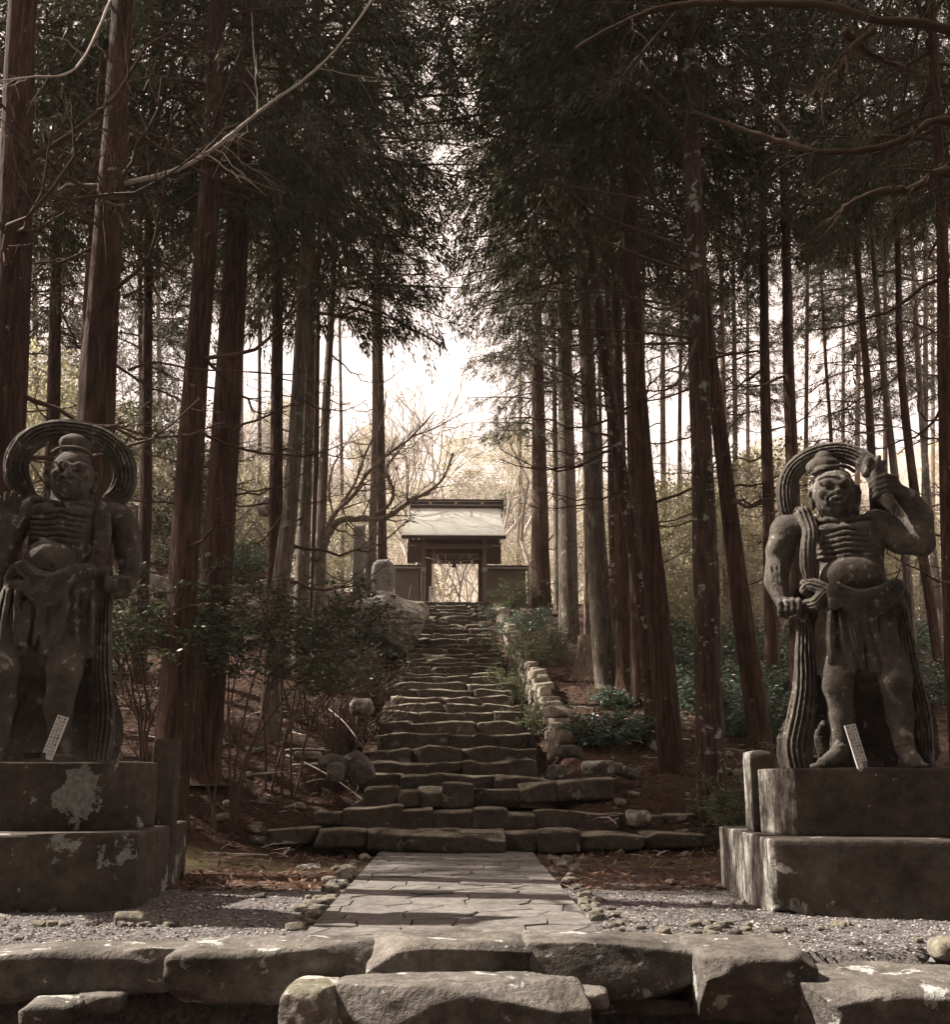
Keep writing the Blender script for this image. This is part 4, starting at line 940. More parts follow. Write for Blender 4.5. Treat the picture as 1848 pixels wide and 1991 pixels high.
# ------------------------------------------------------------------ the gate
def gate():
    y0 = GATE_Y+0.25; zb = GATE_Z-0.02
    X = lambda px, d: P(px, 1100, d).x
    Zp = lambda py, d: P(883, py, d).z
    G = thing('temple_gate', 'small wooden temple gate with pale metal roof at the top of the steps', 'gate', (X(883, y0), y0, zb)); go = Vector(G.location)
    def bx(name, x0, x1, ya, yb, z0, z1, mat, bev=None, label=None):
        c = Vector(((x0+x1)/2, (ya+yb)/2, (z0+z1)/2)); v, f = box(x0-c.x, x1-c.x, ya-c.y, yb-c.y, z0-c.z, z1-c.z)
        return part(name, mesh_from(name, v, f, mat, False), G, c-go, label=label)
    yr = y0+1.75
    zk = Zp(1061, y0)                                                   # lintel line
    for px0, px1 in ((820, 827.5), (939, 946.5)):
        bx('front_post', X(px0, y0), X(px1, y0), y0-.1, y0+.1, zb, Zp(1049, y0), M['wood_grey'])
        bx('post_band', X(px0-1.2, y0), X(px1+1.2, y0), y0-.13, y0+.13, Zp(1112, y0), Zp(1104, y0), M['coping'])
    for px0, px1 in ((828, 840), (930, 942)):
        bx('main_post', X(px0, yr), X(px1, yr), yr-.15, yr+.15, zb, Zp(1066, yr), M['wood'])
    for px0, px1 in ((829, 836), (933, 940)):
        bx('rear_post', X(px0, yr+1.7), X(px1, yr+1.7), yr+1.6, yr+1.8, zb, Zp(1068, yr+1.7), M['wood'])
        bx('side_beam', X(px0, yr), X(px0, yr)+.12, y0+.12, yr-.17, Zp(1074, yr), Zp(1068, yr), M['wood'])
    bx('lintel', X(808, y0), X(958, y0), y0-.12, y0+.12, Zp(1065.5, y0), Zp(1058, y0), M['wood_grey'])
    bx('upper_beam', X(797, y0), X(969, y0), y0-.09, y0+.09, Zp(1056.5, y0), Zp(1050, y0), M['wood'])
    bx('main_lintel', X(797, yr), X(969, yr), yr-.17, yr+.17, Zp(1077, yr), Zp(1062, yr), M['wood'])
    bx('rear_lintel', X(800, yr+1.7), X(966, yr+1.7), yr+1.6, yr+1.8, Zp(1095, yr+1.7), Zp(1087, yr+1.7), M['wood'])
    # panelled gable sides above the walls
    for a, b in ((798, 819.5), (947.5, 975)):
        bx('side_panel', X(a, yr-.4), X(b, yr-.4), yr-.45, yr-.4, Zp(1094, yr-.4), Zp(1056, yr-.4), M['wood'])
        for i in range(4): 
            t = a+(b-a)*(i+.5)/4; bx('batten', X(t-.7, yr-.5), X(t+.7, yr-.5), yr-.48, yr-.452, Zp(1093, yr-.5), Zp(1068, yr-.5), M['wood_grey'])
        bx('side_rail', X(a-1, y0), X(b, y0), y0-.04, y0+.04, Zp(1056.5, y0)-.16, Zp(1056.5, y0)-.08, M['coping'])
        bx('rear_fascia', X(a, yr+2.2), X(b, yr+2.2), yr+2.2, yr+2.3, Zp(1094, yr+2.2), Zp(1078, yr+2.2), M['wood'])
    # blocks and bracket arms along the front beam
    for px in (822, 883, 943):
        for (w, z0, z1) in ((4, 1050, 1046.5), (8, 1046.5, 1044)):
            bx('bracket', X(px-w, y0), X(px+w, y0), y0-.13, y0+.13, Zp(z0, y0), Zp(z1, y0), M['wood_grey'])
    # roof: curved slopes with stepped courses
    ye = y0-1.0; xl, xr = X(780, ye), X(985, ye); ze = Zp(1041, ye); yp = yr+.15; zr = Zp(987, yp)
    def slope(sgn, n=26, name='roof_slope'):
        v = []; f = []; y_e = yp+sgn*(yp-ye); k = 0
        for i in range(n):
            t0, t1 = i/n, (i+1)/n
            cur = lambda t: (y_e+(yp-y_e)*t, ze+(zr-ze)*(0.80*t+0.20*t*t))
            (ya, za), (yb, zb_) = cur(t0), cur(t1); lift = 0.045
            xa0 = xl+(0.10*t0*(1-t0))+.05*t0; xa1 = xl+.05*t1; 
            for (xx0, xx1, yy, zz) in ((xl+.22*t0, xr-.22*t0, ya, za+lift), (xl+.22*t1, xr-.22*t1, yb, zb_)): v += [(xx0, yy, zz), (xx1, yy, zz)]
            v += [(xl+.22*t0, ya, za-0.0), (xr-.22*t0, ya, za-0.0)]
            f += [(k, k+1, k+3, k+2), (k+4, k+5, k+1, k)]; k += 6
        return np.array(v), np.array(f)
    for sgn in (-1, 1):
        v, f = slope(sgn); v = v-np.array(go); part('roof_slope', mesh_from('roof_slope', v, f, M['shingle'], False), G)
    # dark body of the roof under the slopes
    mb = MB()
    for sgn in (-1, 1):
        y_e = yp+sgn*(yp-ye); q = []
        for t in np.linspace(0, 1, 7):
            yy = y_e+(yp-y_e)*t; zt = ze+(zr-ze)*(0.80*t+0.20*t*t)-.012; 
            for xx in (xl+.22*t+.006, xr-.22*t-.006): q += [(xx, yy, zt), (xx, yy, zt-.17-.05*t)]
        q = np.array(q); fs = []
        for i in range(6):
            a = i*4; fs += [(a, a+2, a+6, a+4), (a+1, a+5, a+7, a+3), (a, a+4, a+5, a+1), (a+2, a+3, a+7, a+6)]
        fs += [(0, 1, 3, 2), (24, 26, 27, 25)]; mb.add(q-np.array(go), np.array(fs))
    part('eaves', mb.mesh('eaves', M['ridge'], False), G)
    # rafters under the eaves
    nr = 26
    for i in range(nr):
        x = xl+.25+(xr-xl-.5)*i/(nr-1); a = Vector((x, ye+.08, ze-.19)); b = Vector((x, yp, zr-.42)); v, f = tube([a-go, b-go], .03, 4); 
        if i == 0: base = v.copy(); x0 = x; rm = mesh_from('rafter', v-np.array(a-go), f, M['wood'], False)
        part('rafter', rm, G, a-go)
    # ridge
    ry = yp; rx0, rx1 = X(796, ry), X(979, ry)
    bx('ridge_base', rx0, rx1, ry-.22, ry+.22, Zp(988, ry), Zp(984.5, ry), M['ridge'])
    bx('ridge_trim', rx0, rx1, ry-.24, ry+.24, Zp(984.5, ry), Zp(983.4, ry), M['coping'])
    bx('ridge_beam', rx0, rx1, ry-.17, ry+.17, Zp(983.4, ry), Zp(977.2, ry), M['ridge'])
    bx('ridge_trim', rx0, rx1, ry-.2, ry+.2, Zp(977.2, ry), Zp(976.2, ry), M['coping'])
    bx('ridge_cap', rx0-.05, rx1+.05, ry-.23, ry+.23, Zp(976.2, ry), Zp(973, ry), M['ridge'])
    for px in (797, 978):
        for k_, (za, zb2) in enumerate(((992, 987.2), (986.6, 982.4), (981.8, 978))):
            bx('ridge_end', X(px-2, ry), X(px+2, ry), ry-.30-.02*(2-k_), ry+.30, Zp(za, ry), Zp(zb2, ry), M['ridge'])
    for px in (836, 886.5, 938):
        a = np.linspace(0, 2*math.pi, 15)[:-1]; v = np.array([(0, 0, 0)]+[((.075+.012*math.cos(6*q))*math.cos(q), 0, (.075+.012*math.cos(6*q))*math.sin(q)) for q in a]); v2 = v+np.array([0, -.02, 0]); v2[0, 1] = -.035
        n = 14; f = [(0+n+1, n+1+1+i, n+1+1+(i+1) % n) for i in range(n)]; g = [(1+i, 1+(i+1) % n, n+2+(i+1) % n, n+2+i) for i in range(n)]
        part('crest', mesh_from('crest', np.vstack([v, v2]), [f, g], M['gold'], False), G, Vector((X(px, ry), ry-.172, Zp(980.2, ry)))-go)
    # straw rope with paper streamers hanging under the lintel
    yy = y0+.16; ra = Vector((X(829, yy), yy, Zp(1085, yy))); rb = Vector((X(938, yy), yy, Zp(1085, yy)))
    rt = thing('sacred_rope', 'straw rope with paper streamers hung across the gate opening', 'rope', (ra+rb)/2); c = Vector(rt.location)
    pts = [ra.lerp(rb, t)-c-Vector((0, 0, .18*math.sin(math.pi*t))) for t in np.linspace(0, 1, 13)]
    part('rope', mesh_from('rope', *tube(pts, .028, 6)[:1], tube(pts, .028, 6)[1], M['rope']), rt)
    for t in (.22, .42, .62, .82):
        q = ra.lerp(rb, t)-c-Vector((0, 0, .18*math.sin(math.pi*t)+.02)); mb = MB()
        for k_ in range(4): mb.add(*box(-.06+.035*k_*(1 if k_ % 2 else -1)*.5, .03+.035*k_*(1 if k_ % 2 else -1)*.5, -.004, .004, -.075*(k_+1)+.003, -.075*k_))
        part('paper_streamer', mb.mesh('paper_streamer', M['paper'], False), rt, q)
    q = Vector((X(883.5, yy), yy, Zp(1091, yy)))-c; v, f = tube([q+Vector((0, 0, .12)), q+Vector((0, 0, .02)), q+Vector((0, 0, -.05)), q+Vector((0, 0, -.32))], [.03, .07, .06, .15], 8); part('tassel', mesh_from('tassel', v, f, M['wood']), rt)
    # hanging board sign standing in the opening
    s = thing('gate_sign', 'white upright name board standing in the gate opening', 'sign', (X(841, y0+.3), y0+.3, zb)); w = 12.2*y0/1848; h = Zp(1140, y0+.3)-zb
    v, f = box(-w/2, w/2, -.03, .03, h*.27, h); part('board', mesh_from('board', v, f, M['white'], False), s)
    for q_ in (-1, 1): v, f = box(-.04, .04, -.03, .03, 0, h*.27); part('leg', mesh_from('leg', v, f, M['white'], False), s, (q_*(w/2-.042), 0, 0))
    me = char_mesh(['総本門'], .13, .1, -.165, M['ink'])
    if me: part('lettering', me, s, (0, -.034, h-.18))
    # walls either side
    for (a, b, lb) in ((768, 819, 'low tile-capped earth wall left of the gate'), (947, 1022, 'low tile-capped earth wall right of the gate')):
        ya = yr-.35; r = thing('plaster_wall', lb, 'wall', ((X(a, ya)+X(b, ya))/2, ya, zb)); ro = Vector(r.location)
        def wx(name, x0, x1, y_0, y_1, z0, z1, mat):
            c_ = Vector(((x0+x1)/2, (y_0+y_1)/2, (z0+z1)/2)); v_, f_ = box(x0-c_.x, x1-c_.x, y_0-c_.y, y_1-c_.y, z0-c_.z, z1-c_.z); part(name, mesh_from(name, v_, f_, mat, False), r, c_-ro)
        xa, xb = X(a, ya), X(b, ya)
        wx('wall_face', xa, xb, ya, ya+.3, zb-.6, Zp(1107, ya), M['plaster'])
        wx('eave_board', xa-.02, xb+.12, ya-.22, ya+.5, Zp(1107, ya)+.002, Zp(1103.6, ya), M['coping'])
        wx('tile_course', xa-.02, xb+.10, ya-.16, ya+.46, Zp(1103.6, ya)+.002, Zp(1101, ya), M['ridge'])
        wx('ridge_tile', xa-.02, xb+.08, ya-.02, ya+.32, Zp(1101, ya)+.002, Zp(1098.6, ya), M['ridge'])
        wx('corner_post', xb-.1, xb+.002, ya-.02, ya+.32, zb-.6, Zp(1107, ya)-.002, M['wood'])
gate()

# steles and rocks beside the top of the steps
def stele(px0, px1, pyt, pyb, d, label, top='flat', thick=.25, mat='stele', seed=1, rough=.03):
    a = P(px0, pyt, d); b = P(px1, pyt, d); c = P(px0, pyb, d); w = b.x-a.x; h = a.z-c.z+.5
    v, f = rockbox(w, thick if top == 'flat' else w*.5, h, .02 if top == 'flat' else w*.24, rough, 5, 12, seed)
    if top == 'round':
        zt = v[:, 2]/(h/2); v[:, 0] *= 1-.38*np.clip((zt-.72)/.28, 0, 1)**2+.06*np.sin(zt*4)
    o = part('stone_stele', mesh_from('stone_stele', v, f, M[mat]), None, ((a.x+b.x)/2, d+thick/2, a.z-h/2)); tag(o, label, 'stele')
stele(688, 710, 1021, 1140, 39.5, 'tall square grey stone pillar left of the gate', seed=31)
stele(710.5, 723, 1052, 1140, 40.4, 'shorter grey stone pillar just right of the tall one', seed=32)
stele(724, 768, 1087, 1164, 38.2, 'broad round-topped inscribed stone slab left of the gate', 'round', seed=33, rough=.02)
def boulder(px, py, d, w, dp, h, label, seed, mat='boulder', rz=0.0, n=14, cat='boulder', group=None, tx=0.0, ty=0.0):
    p = P(px, py, d); v, f = rockbox(w, dp, h, min(w, h)*.36, min(w, h)*.16, 1.6/max(w, .3), n, seed, chop=14)
    o = part('boulder' if w > .5 else 'stone', mesh_from('boulder', v, f, M[mat]), None, p, (tx, ty, rz)); return tag(o, label, cat, group)
boulder(758, 1212, 31.5, 2.5, 3.2, 1.9, 'big pale mottled boulder left of the upper steps', 41, n=26, ty=.55, tx=.3)
boulder(805, 1188, 36, 1.2, 1.2, .7, 'pale rock at the top left edge of the steps', 42)
boulder(735, 1180, 35.5, 1.6, 1.4, .5, 'flat dark slab under the round-topped stele', 43, mat='rock')
boulder(245, 1000, 26, .75, .6, .65, 'pale round boulder beside the left guardian\'s shoulder', 44, mat='pale')
boulder(520, 985, 26.5, .7, .6, .6, 'pale boulder between the left cedar trunks', 45)
boulder(697, 1492, 14.3, .42, .30, .50, 'dark upright leaning stone at the left foot of the steps', 46, mat='rock', ty=-.5)
boulder(645, 1482, 14.4, .40, .3, .26, 'mossy rock left of the leaning dark stone', 47, mat='rock')
boulder(655, 1500, 14.2, .3, .3, .30, 'small dark rock below the mossy one at the left', 48, mat='rock')
boulder(598, 1470, 14.6, .42, .3, .16, 'flat pale rock on the slope left of the steps', 49)
boulder(1163, 1492, 14.6, .50, .35, .22, 'pale patched rock right of the foot of the steps', 50)
boulder(1212, 1500, 14.4, .45, .35, .18, 'dark slab stone leaning beside the pale patched rock', 51, mat='rock', ty=.3)
boulder(1072, 1452, 15.2, .14, .16, .42, 'pale stump of stone standing at the end of the dry wall', 52, mat='pale')
boulder(1112, 1462, 15.0, .34, .3, .2, 'rough brown rock at the foot of the dry wall', 53, mat='rock')
boulder(705, 1375, 19.0, .5, .5, .35, 'pale rock on the left bank above the ditch', 54)
boulder(1085, 1385, 17.0, .5, .5, .2, 'flat stone at the lower end of the dry wall', 55, mat='pale')
boulder(1085, 1500, 14.6, .3, .25, .22, 'small brown stone beside the bottom right step', 57, mat='rock')
boulder(1240, 1590, 13.2, .34, .3, .22, 'white-spotted stone right of the wide lower steps', 58)
boulder(600, 1690, 10.8, .001+.27, .2, .12, 'smooth grey oval stone on the moss left of the path', 59, mat='rock', cat='stone')
# ------------------------------------------------------------------ shared tree meshes
def leaves_mesh(name, C, D, length, width, mat, fold=False, jit=.35, seed=0):
    """one small blade per centre C pointing along D (n x 3)"""
    R = rng(seed); n = len(C); D = D/(np.linalg.norm(D, axis=1, keepdims=True)+1e-9)
    L = length*(1+jit*R.uniform(-1, 1, n))[:, None]; W = width*(1+jit*R.uniform(-1, 1, n))[:, None]
    s = np.cross(D, R.normal(size=(n, 3))); s /= np.linalg.norm(s, axis=1, keepdims=True)+1e-9
    if fold:   # four-cornered leaf
        v = np.stack([C, C+D*L*.5+s*W*.5, C+D*L, C+D*L*.5-s*W*.5], 1).reshape(-1, 3); f = np.arange(4*n).reshape(-1, 4)
    else:
        v = np.stack([C+s*W*.5, C-s*W*.5, C+D*L], 1).reshape(-1, 3); f = np.arange(3*n).reshape(-1, 3)
    return mesh_from(name, v, f, mat, False)
def cedar_crown(seed, H=14.0, R0=3.2, nb=88, ncl=13, nl=37, low=0.0):
    R = rng(seed); C = []; D = []; wood = MB()
    for b in range(nb):
        t = (b+R.rand())/nb; z = H*t**1.05; az = R.rand()*6.283; prof = (0.55+0.45*min(1, t*5+low))*(1-t)**0.33
        L = R0*prof*R.uniform(.6, 1.15)+.3; dirh = np.array([math.cos(az), math.sin(az), 0])
        s = np.linspace(0, 1, 6); rise = R.uniform(-.05, .25)
        pth = np.stack([dirh[0]*L*s, dirh[1]*L*s, z+L*(rise*s-.42*s*s+.22*s**3)], -1)
        wood.add(*tube(pth, np.linspace(.035, .008, 6)*(1.2-t*.6), 4, cap=False))
        lat = np.array([-dirh[1], dirh[0], 0])
        for c in range(ncl):
            u = R.uniform(.22, 1.0); q = np.array([np.interp(u, s, pth[:, k]) for k in range(3)]); off = R.normal()*L*.20*(1.15-u*.6)
            q = q+lat*off+np.array([0, 0, -.06-abs(off)*.25]); out = dirh*.6+lat*np.sign(off)*.5+np.array([0, 0, -.35])
            m = int(nl*R.uniform(.5, 1.4)); g = R.normal(size=(m, 3)); ln = R.uniform(.18, .36)
            along = R.rand(m)[:, None]; out = out/np.linalg.norm(out)
            drop = np.array([0, 0, -1.0])
            cc = q+out*along*ln*1.8+drop*(along**2)*ln*.7+g*np.array([.05, .05, .045])
            C.append(cc); D.append(out*.7+drop*(.25+along*.7)+g*.35)
    C = np.concatenate(C); D = np.concatenate(D)
    return leaves_mesh('crown', C, D, .135, .028, M['cedar'], seed=seed+1), wood.mesh('branchwork', M['twig'])
def dead_branch(seed, L=2.2, pale=False):
    R = rng(seed); mb = MB(); n = 9; s = np.linspace(0, 1, n)
    sag = R.uniform(-.18, .05); up = R.uniform(.15, .5); wob = R.uniform(-.12, .12)
    p = np.stack([L*s, L*(wob*np.sin(s*4)+.03*R.normal(size=n)*s), L*(sag*s*1.3+up*s*s*s+.015*R.normal(size=n))], -1)
    mb.add(*tube(p, .028*(1-s*.82)+.003, 5, cap=False))
    for k in range(R.randint(7, 12)):
        t = R.uniform(.25, .97); q = np.array([np.interp(t, s, p[:, j]) for j in range(3)]); l = L*R.uniform(.12, .38)*(1.1-t*.6); sd = R.choice([-1, 1])
        d = np.array([.75, sd*R.uniform(.35, .9), R.uniform(-.15, .45)]); m = 5; u = np.linspace(0, 1, m)[:, None]
        pp = q+d*l*u+np.array([0, 0, 1])*l*.25*u*u+R.normal(size=(m, 3))*.02*u
        mb.add(*tube(pp, np.linspace(.009, .0025, m), 4, cap=False))
        for j in range(3):
            w = R.uniform(.3, .9); qq = pp[0]+(pp[-1]-pp[0])*w; dd = d*l*.45+R.normal(size=3)*l*.22; mb.add(*tube([qq, qq+dd*.5+np.array([0, 0, .01]), qq+dd], [.005, .004, .002], 3, cap=False))
    return mb.mesh('branch', M['twig_pale' if pale else 'twig'])
CROWNS = [cedar_crown(s, H=h, R0=r) for s, h, r in ((1, 17, 3.1), (2, 18, 3.5), (3, 16, 2.8), (4, 18, 3.3), (5, 16, 3.0))]
DEAD = [dead_branch(s) for s in range(10, 20)]
def interp_pts(ctrl, m): 
    c = np.array(ctrl, float); t = np.linspace(0, len(c)-1, m); return np.stack([_cr(c[:, k], t) for k in range(3)], -1)
def trunk_mesh(path, r0, r1, seed, mat, sides=22, flare=.55, seglen=.30):
    """path: points from the foot upwards"""
    path = np.array(path, float); L = np.sum(np.linalg.norm(np.diff(path, axis=0), axis=1)); m = max(8, int(L/seglen)); p = interp_pts(path, m); z = np.linspace(0, L, m)
    r = r0+(r1-r0)*(z/L); v, fl = tube(p, r, sides, cap=False)
    v = v.reshape(m, sides, 3); c = p[:, None]; a = np.arange(sides)*2*math.pi/sides; d = v-c
    R = rng(seed); lob = R.randint(4, 7); ph = R.rand()*6
    k = 1+flare*1.5*np.exp(-z/0.33)[:, None]*(0.75+0.45*np.cos(lob*a+ph)[None])+0.05*np.cos(3*a+ph+z[:, None]*.25)+0.03*np.sin(7*a+z[:, None]*.6)
    n = fbm(np.stack([np.cos(a)[None]*2+0*z[:, None], np.sin(a)[None]*2+0*z[:, None], z[:, None]*.9+0*a[None]], -1)+seed*3.1, seed, 3)
    v = c+d*(k+.10*n)[..., None]
    return mesh_from('trunk', v.reshape(-1, 3), fl[0], mat)
TREES = []
def cedar(ctrl, d, w_px, label, base=None, mat='bark', crown_px=560, seed=0, ntop=20.0, ndead=9, crown=None, cs=1.0, dead_px=(350, 1150), dscale=1.0, drange=None, cdx=0.0):
    """ctrl: picture points (top to foot) the trunk passes, all at distance d"""
    pts = [P(x, y, d) for (x, y) in ctrl][::-1]
    f = pts[0]; g = tz(f.x, f.y)-0.12
    if f.z > g: # run on down to the ground along the lowest stretch
        nx = pts[1]; k = (f.z-g)/max(.3, (nx.z-f.z)); sl = Vector(((f.x-nx.x)*k*.5, 0, 0)); pts.insert(0, Vector((f.x+sl.x, f.y, g)))
    else: pts[0].z = g
    a, b = pts[-2], pts[-1]; dr = (b-a)/max(.3, (b.z-a.z)); dr.x *= .6
    top = g+ntop; pts.append(b+dr*(top-b.z))
    mid = P(ctrl[len(ctrl)//2][0], ctrl[len(ctrl)//2][1], d)
    r = w_px*d/1848/2/math.cos(PITCH)
    o0 = Vector((pts[0].x, pts[0].y, g+.12)); t = thing('cedar_tree', label, 'tree', o0)
    Hh = top-g; pm = [tuple(q-o0) for q in pts]
    part('trunk', trunk_mesh(pm, r*1.22, r*.45, seed+100, M[mat]), t)
    pl = interp_pts(pm, 60)
    at = lambda z: np.array([np.interp(z, pl[:, 2], pl[:, k]) for k in range(3)])
    R = rng(seed+7); zc_ = P(ctrl[0][0], crown_px, d).z-o0.z
    ci = seed % len(CROWNS) if crown is None else crown; cm, wm_ = CROWNS[ci]
    q = at(min(zc_, Hh-3)); rz = R.rand()*6.28
    q = q+np.array([cdx, 0, 0])
    if cs > 0:
        for nm, me in (('crown', cm), ('branchwork', wm_)): part(nm, me, t, q, (0, 0, rz), cs)
    for i in range(ndead):
        py = R.uniform(*dead_px) if ndead else 0; z = P(ctrl[0][0], py, d).z-o0.z
        if z < .8 or z > Hh-1: continue
        q = at(z); az = R.rand()*6.28
        if drange is not None: az = math.radians(R.uniform(*drange))
        part('branch', DEAD[R.randint(len(DEAD))], t, q, (0, -R.uniform(-.3, .25), az), R.uniform(.55, 1.15)*dscale)
    TREES.append(t); return t, at, o0
# (trunk points top to foot, distance, width in picture, look, where)
cedar([(42,0),(25,500),(0,1000),(-12,1420)], 9.2, 92, 'thick dark cedar trunk cut by the left edge of the photo', seed=1, cs=.8, crown_px=-900, ndead=7, dead_px=(250, 900), drange=(-60, 40))
T2 = cedar([(240,0),(222,300),(200,600),(186,800),(172,1300),(168,1470)], 10.2, 78, 'big cedar rising right behind the head of the left guardian', seed=2, cs=.8, crown_px=-850, ndead=9, dead_px=(150, 800))
cedar([(205,100),(190,400),(172,700),(160,1200)], 13.6, 38, 'dark cedar half hidden behind the big one above the left guardian', seed=3, crown_px=480)
cedar([(423,0),(405,400),(375,800),(350,1200),(338,1440)], 12.3, 60, 'straight brown cedar with one white lichen spot, just right of the left guardian', seed=4, crown_px=380, ndead=8)
cedar([(486,100),(462,450),(437,850),(408,1250),(396,1395)], 13.8, 66, 'thick rough-barked cedar, second tree right of the left guardian', mat='bark', seed=5, crown_px=430, ndead=10)
cedar([(543,400),(540,700),(536,1000),(528,1280)], 18.5, 30, 'slim dark cedar between the thick rough one and the leaning one', seed=6, crown_px=560)
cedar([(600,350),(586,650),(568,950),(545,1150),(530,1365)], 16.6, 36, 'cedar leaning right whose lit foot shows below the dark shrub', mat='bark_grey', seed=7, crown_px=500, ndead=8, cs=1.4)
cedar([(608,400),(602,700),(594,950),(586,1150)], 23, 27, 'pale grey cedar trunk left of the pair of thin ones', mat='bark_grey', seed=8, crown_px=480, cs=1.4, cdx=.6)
cedar([(620,500),(616,800),(611,1120)], 27, 13, 'thin dark cedar squeezed behind the pale grey trunk', seed=9, crown_px=600, cs=1.5, cdx=.9)
cedar([(648,550),(634,800),(622,1100)], 26, 20, 'slender light cedar nearest the bare curved branch', mat='bark_grey', seed=10, crown_px=620, cs=1.5)
cedar([(728,600),(730,800),(726,1000),(722,1150)], 40.5, 17, 'grey left stem of the pair of cedars behind the stone pillars', mat='bark_grey', seed=11, crown_px=560, cs=.9)
cedar([(738,600),(741,800),(743,1000),(744,1150)], 40.8, 19, 'red-brown right stem of the pair of cedars behind the stone pillars', seed=12, crown_px=470, cs=1.0)
# right side, from the gate outwards
cedar([(1043,600),(1048,850),(1051,1000),(1054,1165)], 43, 36, 'stout red-barked cedar right of the gate', seed=13, crown_px=860, cs=1.2)
cedar([(1076,600),(1082,1000),(1084,1160)], 45, 13, 'thin grey cedar just behind the stout red one', mat='bark_grey', seed=14, crown_px=790, cs=1.5)
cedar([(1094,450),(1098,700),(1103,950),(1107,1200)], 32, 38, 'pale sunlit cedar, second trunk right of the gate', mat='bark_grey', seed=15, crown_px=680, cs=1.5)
cedar([(1132,600),(1139,1000),(1142,1240)], 33, 12, 'thin whitish cedar beside the second trunk right of the gate', mat='bark_pale', seed=16, crown_px=640)
cedar([(1132,450),(1145,750),(1158,1000),(1168,1180),(1180,1320)], 23.5, 44, 'round-trunked cedar above the old pale stump', mat='bark_grey', seed=17, crown_px=540, ndead=10, cs=1.45, cdx=-.6)
cedar([(1180,500),(1188,800),(1194,1050),(1203,1335)], 28, 18, 'narrow cedar with a lichen-white foot behind the ferns', mat='bark_lichen', seed=18, crown_px=560, cs=1.5, cdx=-1.2)
cedar([(1196,500),(1204,800),(1211,1100),(1216,1372)], 23, 27, 'red-brown cedar behind the fern clump', seed=19, crown_px=480, cs=1.4, cdx=-1.0)
cedar([(1222,450),(1229,800),(1237,1100),(1243,1365)], 21, 30, 'rough cedar standing between the fern clump and the two leaning ones', seed=20, crown_px=470, ndead=10, cs=1.4)
cedar([(1112,250),(1160,560),(1198,850),(1240,1100),(1264,1300),(1272,1420)], 17.2, 32, 'mossy cedar leaning left across its neighbours', mat='bark_lichen', seed=21, crown_px=340, cs=1.4, ndead=12, dead_px=(300, 1000))
cedar([(1228,400),(1238,700),(1256,950),(1280,1200),(1306,1490)], 15.3, 46, 'leaning cedar with a wide spreading foot, third from the right guardian', seed=22, crown_px=330, cs=1.3, ndead=12, dead_px=(350, 1000))
T8 = cedar([(1338,0),(1350,400),(1362,800),(1372,1100),(1382,1525)], 13.6, 50, 'cedar streaked with white lichen down its left side', mat='bark_lichen', seed=23, crown_px=120, ndead=0)
cedar([(1362,500),(1396,800),(1432,1100),(1452,1255),(1482,1465)], 14.9, 42, 'dark leaning cedar directly left of the right guardian', seed=24, crown_px=330, ndead=8, dead_px=(450, 1000))
cedar([(1402,500),(1410,900),(1414,1180)], 27, 14, 'thin pale trunk between the two nearest right cedars', mat='bark_pale', seed=25, crown_px=620)
cedar([(1484,400),(1488,700),(1496,1000),(1502,1280)], 21, 26, 'dark straight cedar touching the scarf of the right guardian', seed=26, crown_px=480)
cedar([(1527,400),(1534,700),(1545,1000),(1552,1270)], 19.5, 29, 'cedar rising behind the right guardian\'s raised shoulder scarf', seed=27, crown_px=450)
cedar([(1657,400),(1676,600),(1694,850),(1712,1280)], 25, 17, 'slim cedar rising from behind the right guardian\'s head', seed=28, crown_px=470)
cedar([(1597,530),(1606,700),(1618,900),(1622,1280)], 34, 8, 'very thin young trunk above the right guardian', seed=29, crown_px=640, cs=.45)
cedar([(1692,400),(1712,650),(1738,900),(1762,1090),(1776,1300)], 24, 17, 'slanting cedar whose sunlit foot shows under the guardian\'s elbow', mat='bark_grey', seed=30, crown_px=450)
cedar([(1745,450),(1752,700),(1778,950),(1826,1290)], 22.5, 19, 'slanting dark cedar near the right edge', seed=31, crown_px=430)
cedar([(1772,450),(1786,700),(1808,1000),(1830,1200)], 28, 15, 'thin cedar right of the slanting dark one', mat='bark_grey', seed=32, crown_px=470)
cedar([(1826,300),(1836,700),(1846,1000),(1858,1300)], 13, 34, 'dark cedar cut by the right edge of the photo', seed=33, crown_px=300)
cedar([(118,350),(108,600),(100,900)], 17.5, 26, 'mid-distance cedar seen between the two leftmost big trunks', seed=34, crown_px=420, cs=1.2)
cedar([(292,350),(286,700),(282,1000)], 19.5, 24, 'mid-distance cedar just left of the white-spotted straight one', seed=35, crown_px=440, cs=1.2)
cedar([(-60,350),(-70,700),(-80,1000)], 16, 40, 'cedar just outside the left edge of the photo', seed=36, crown_px=380, cs=1.2)
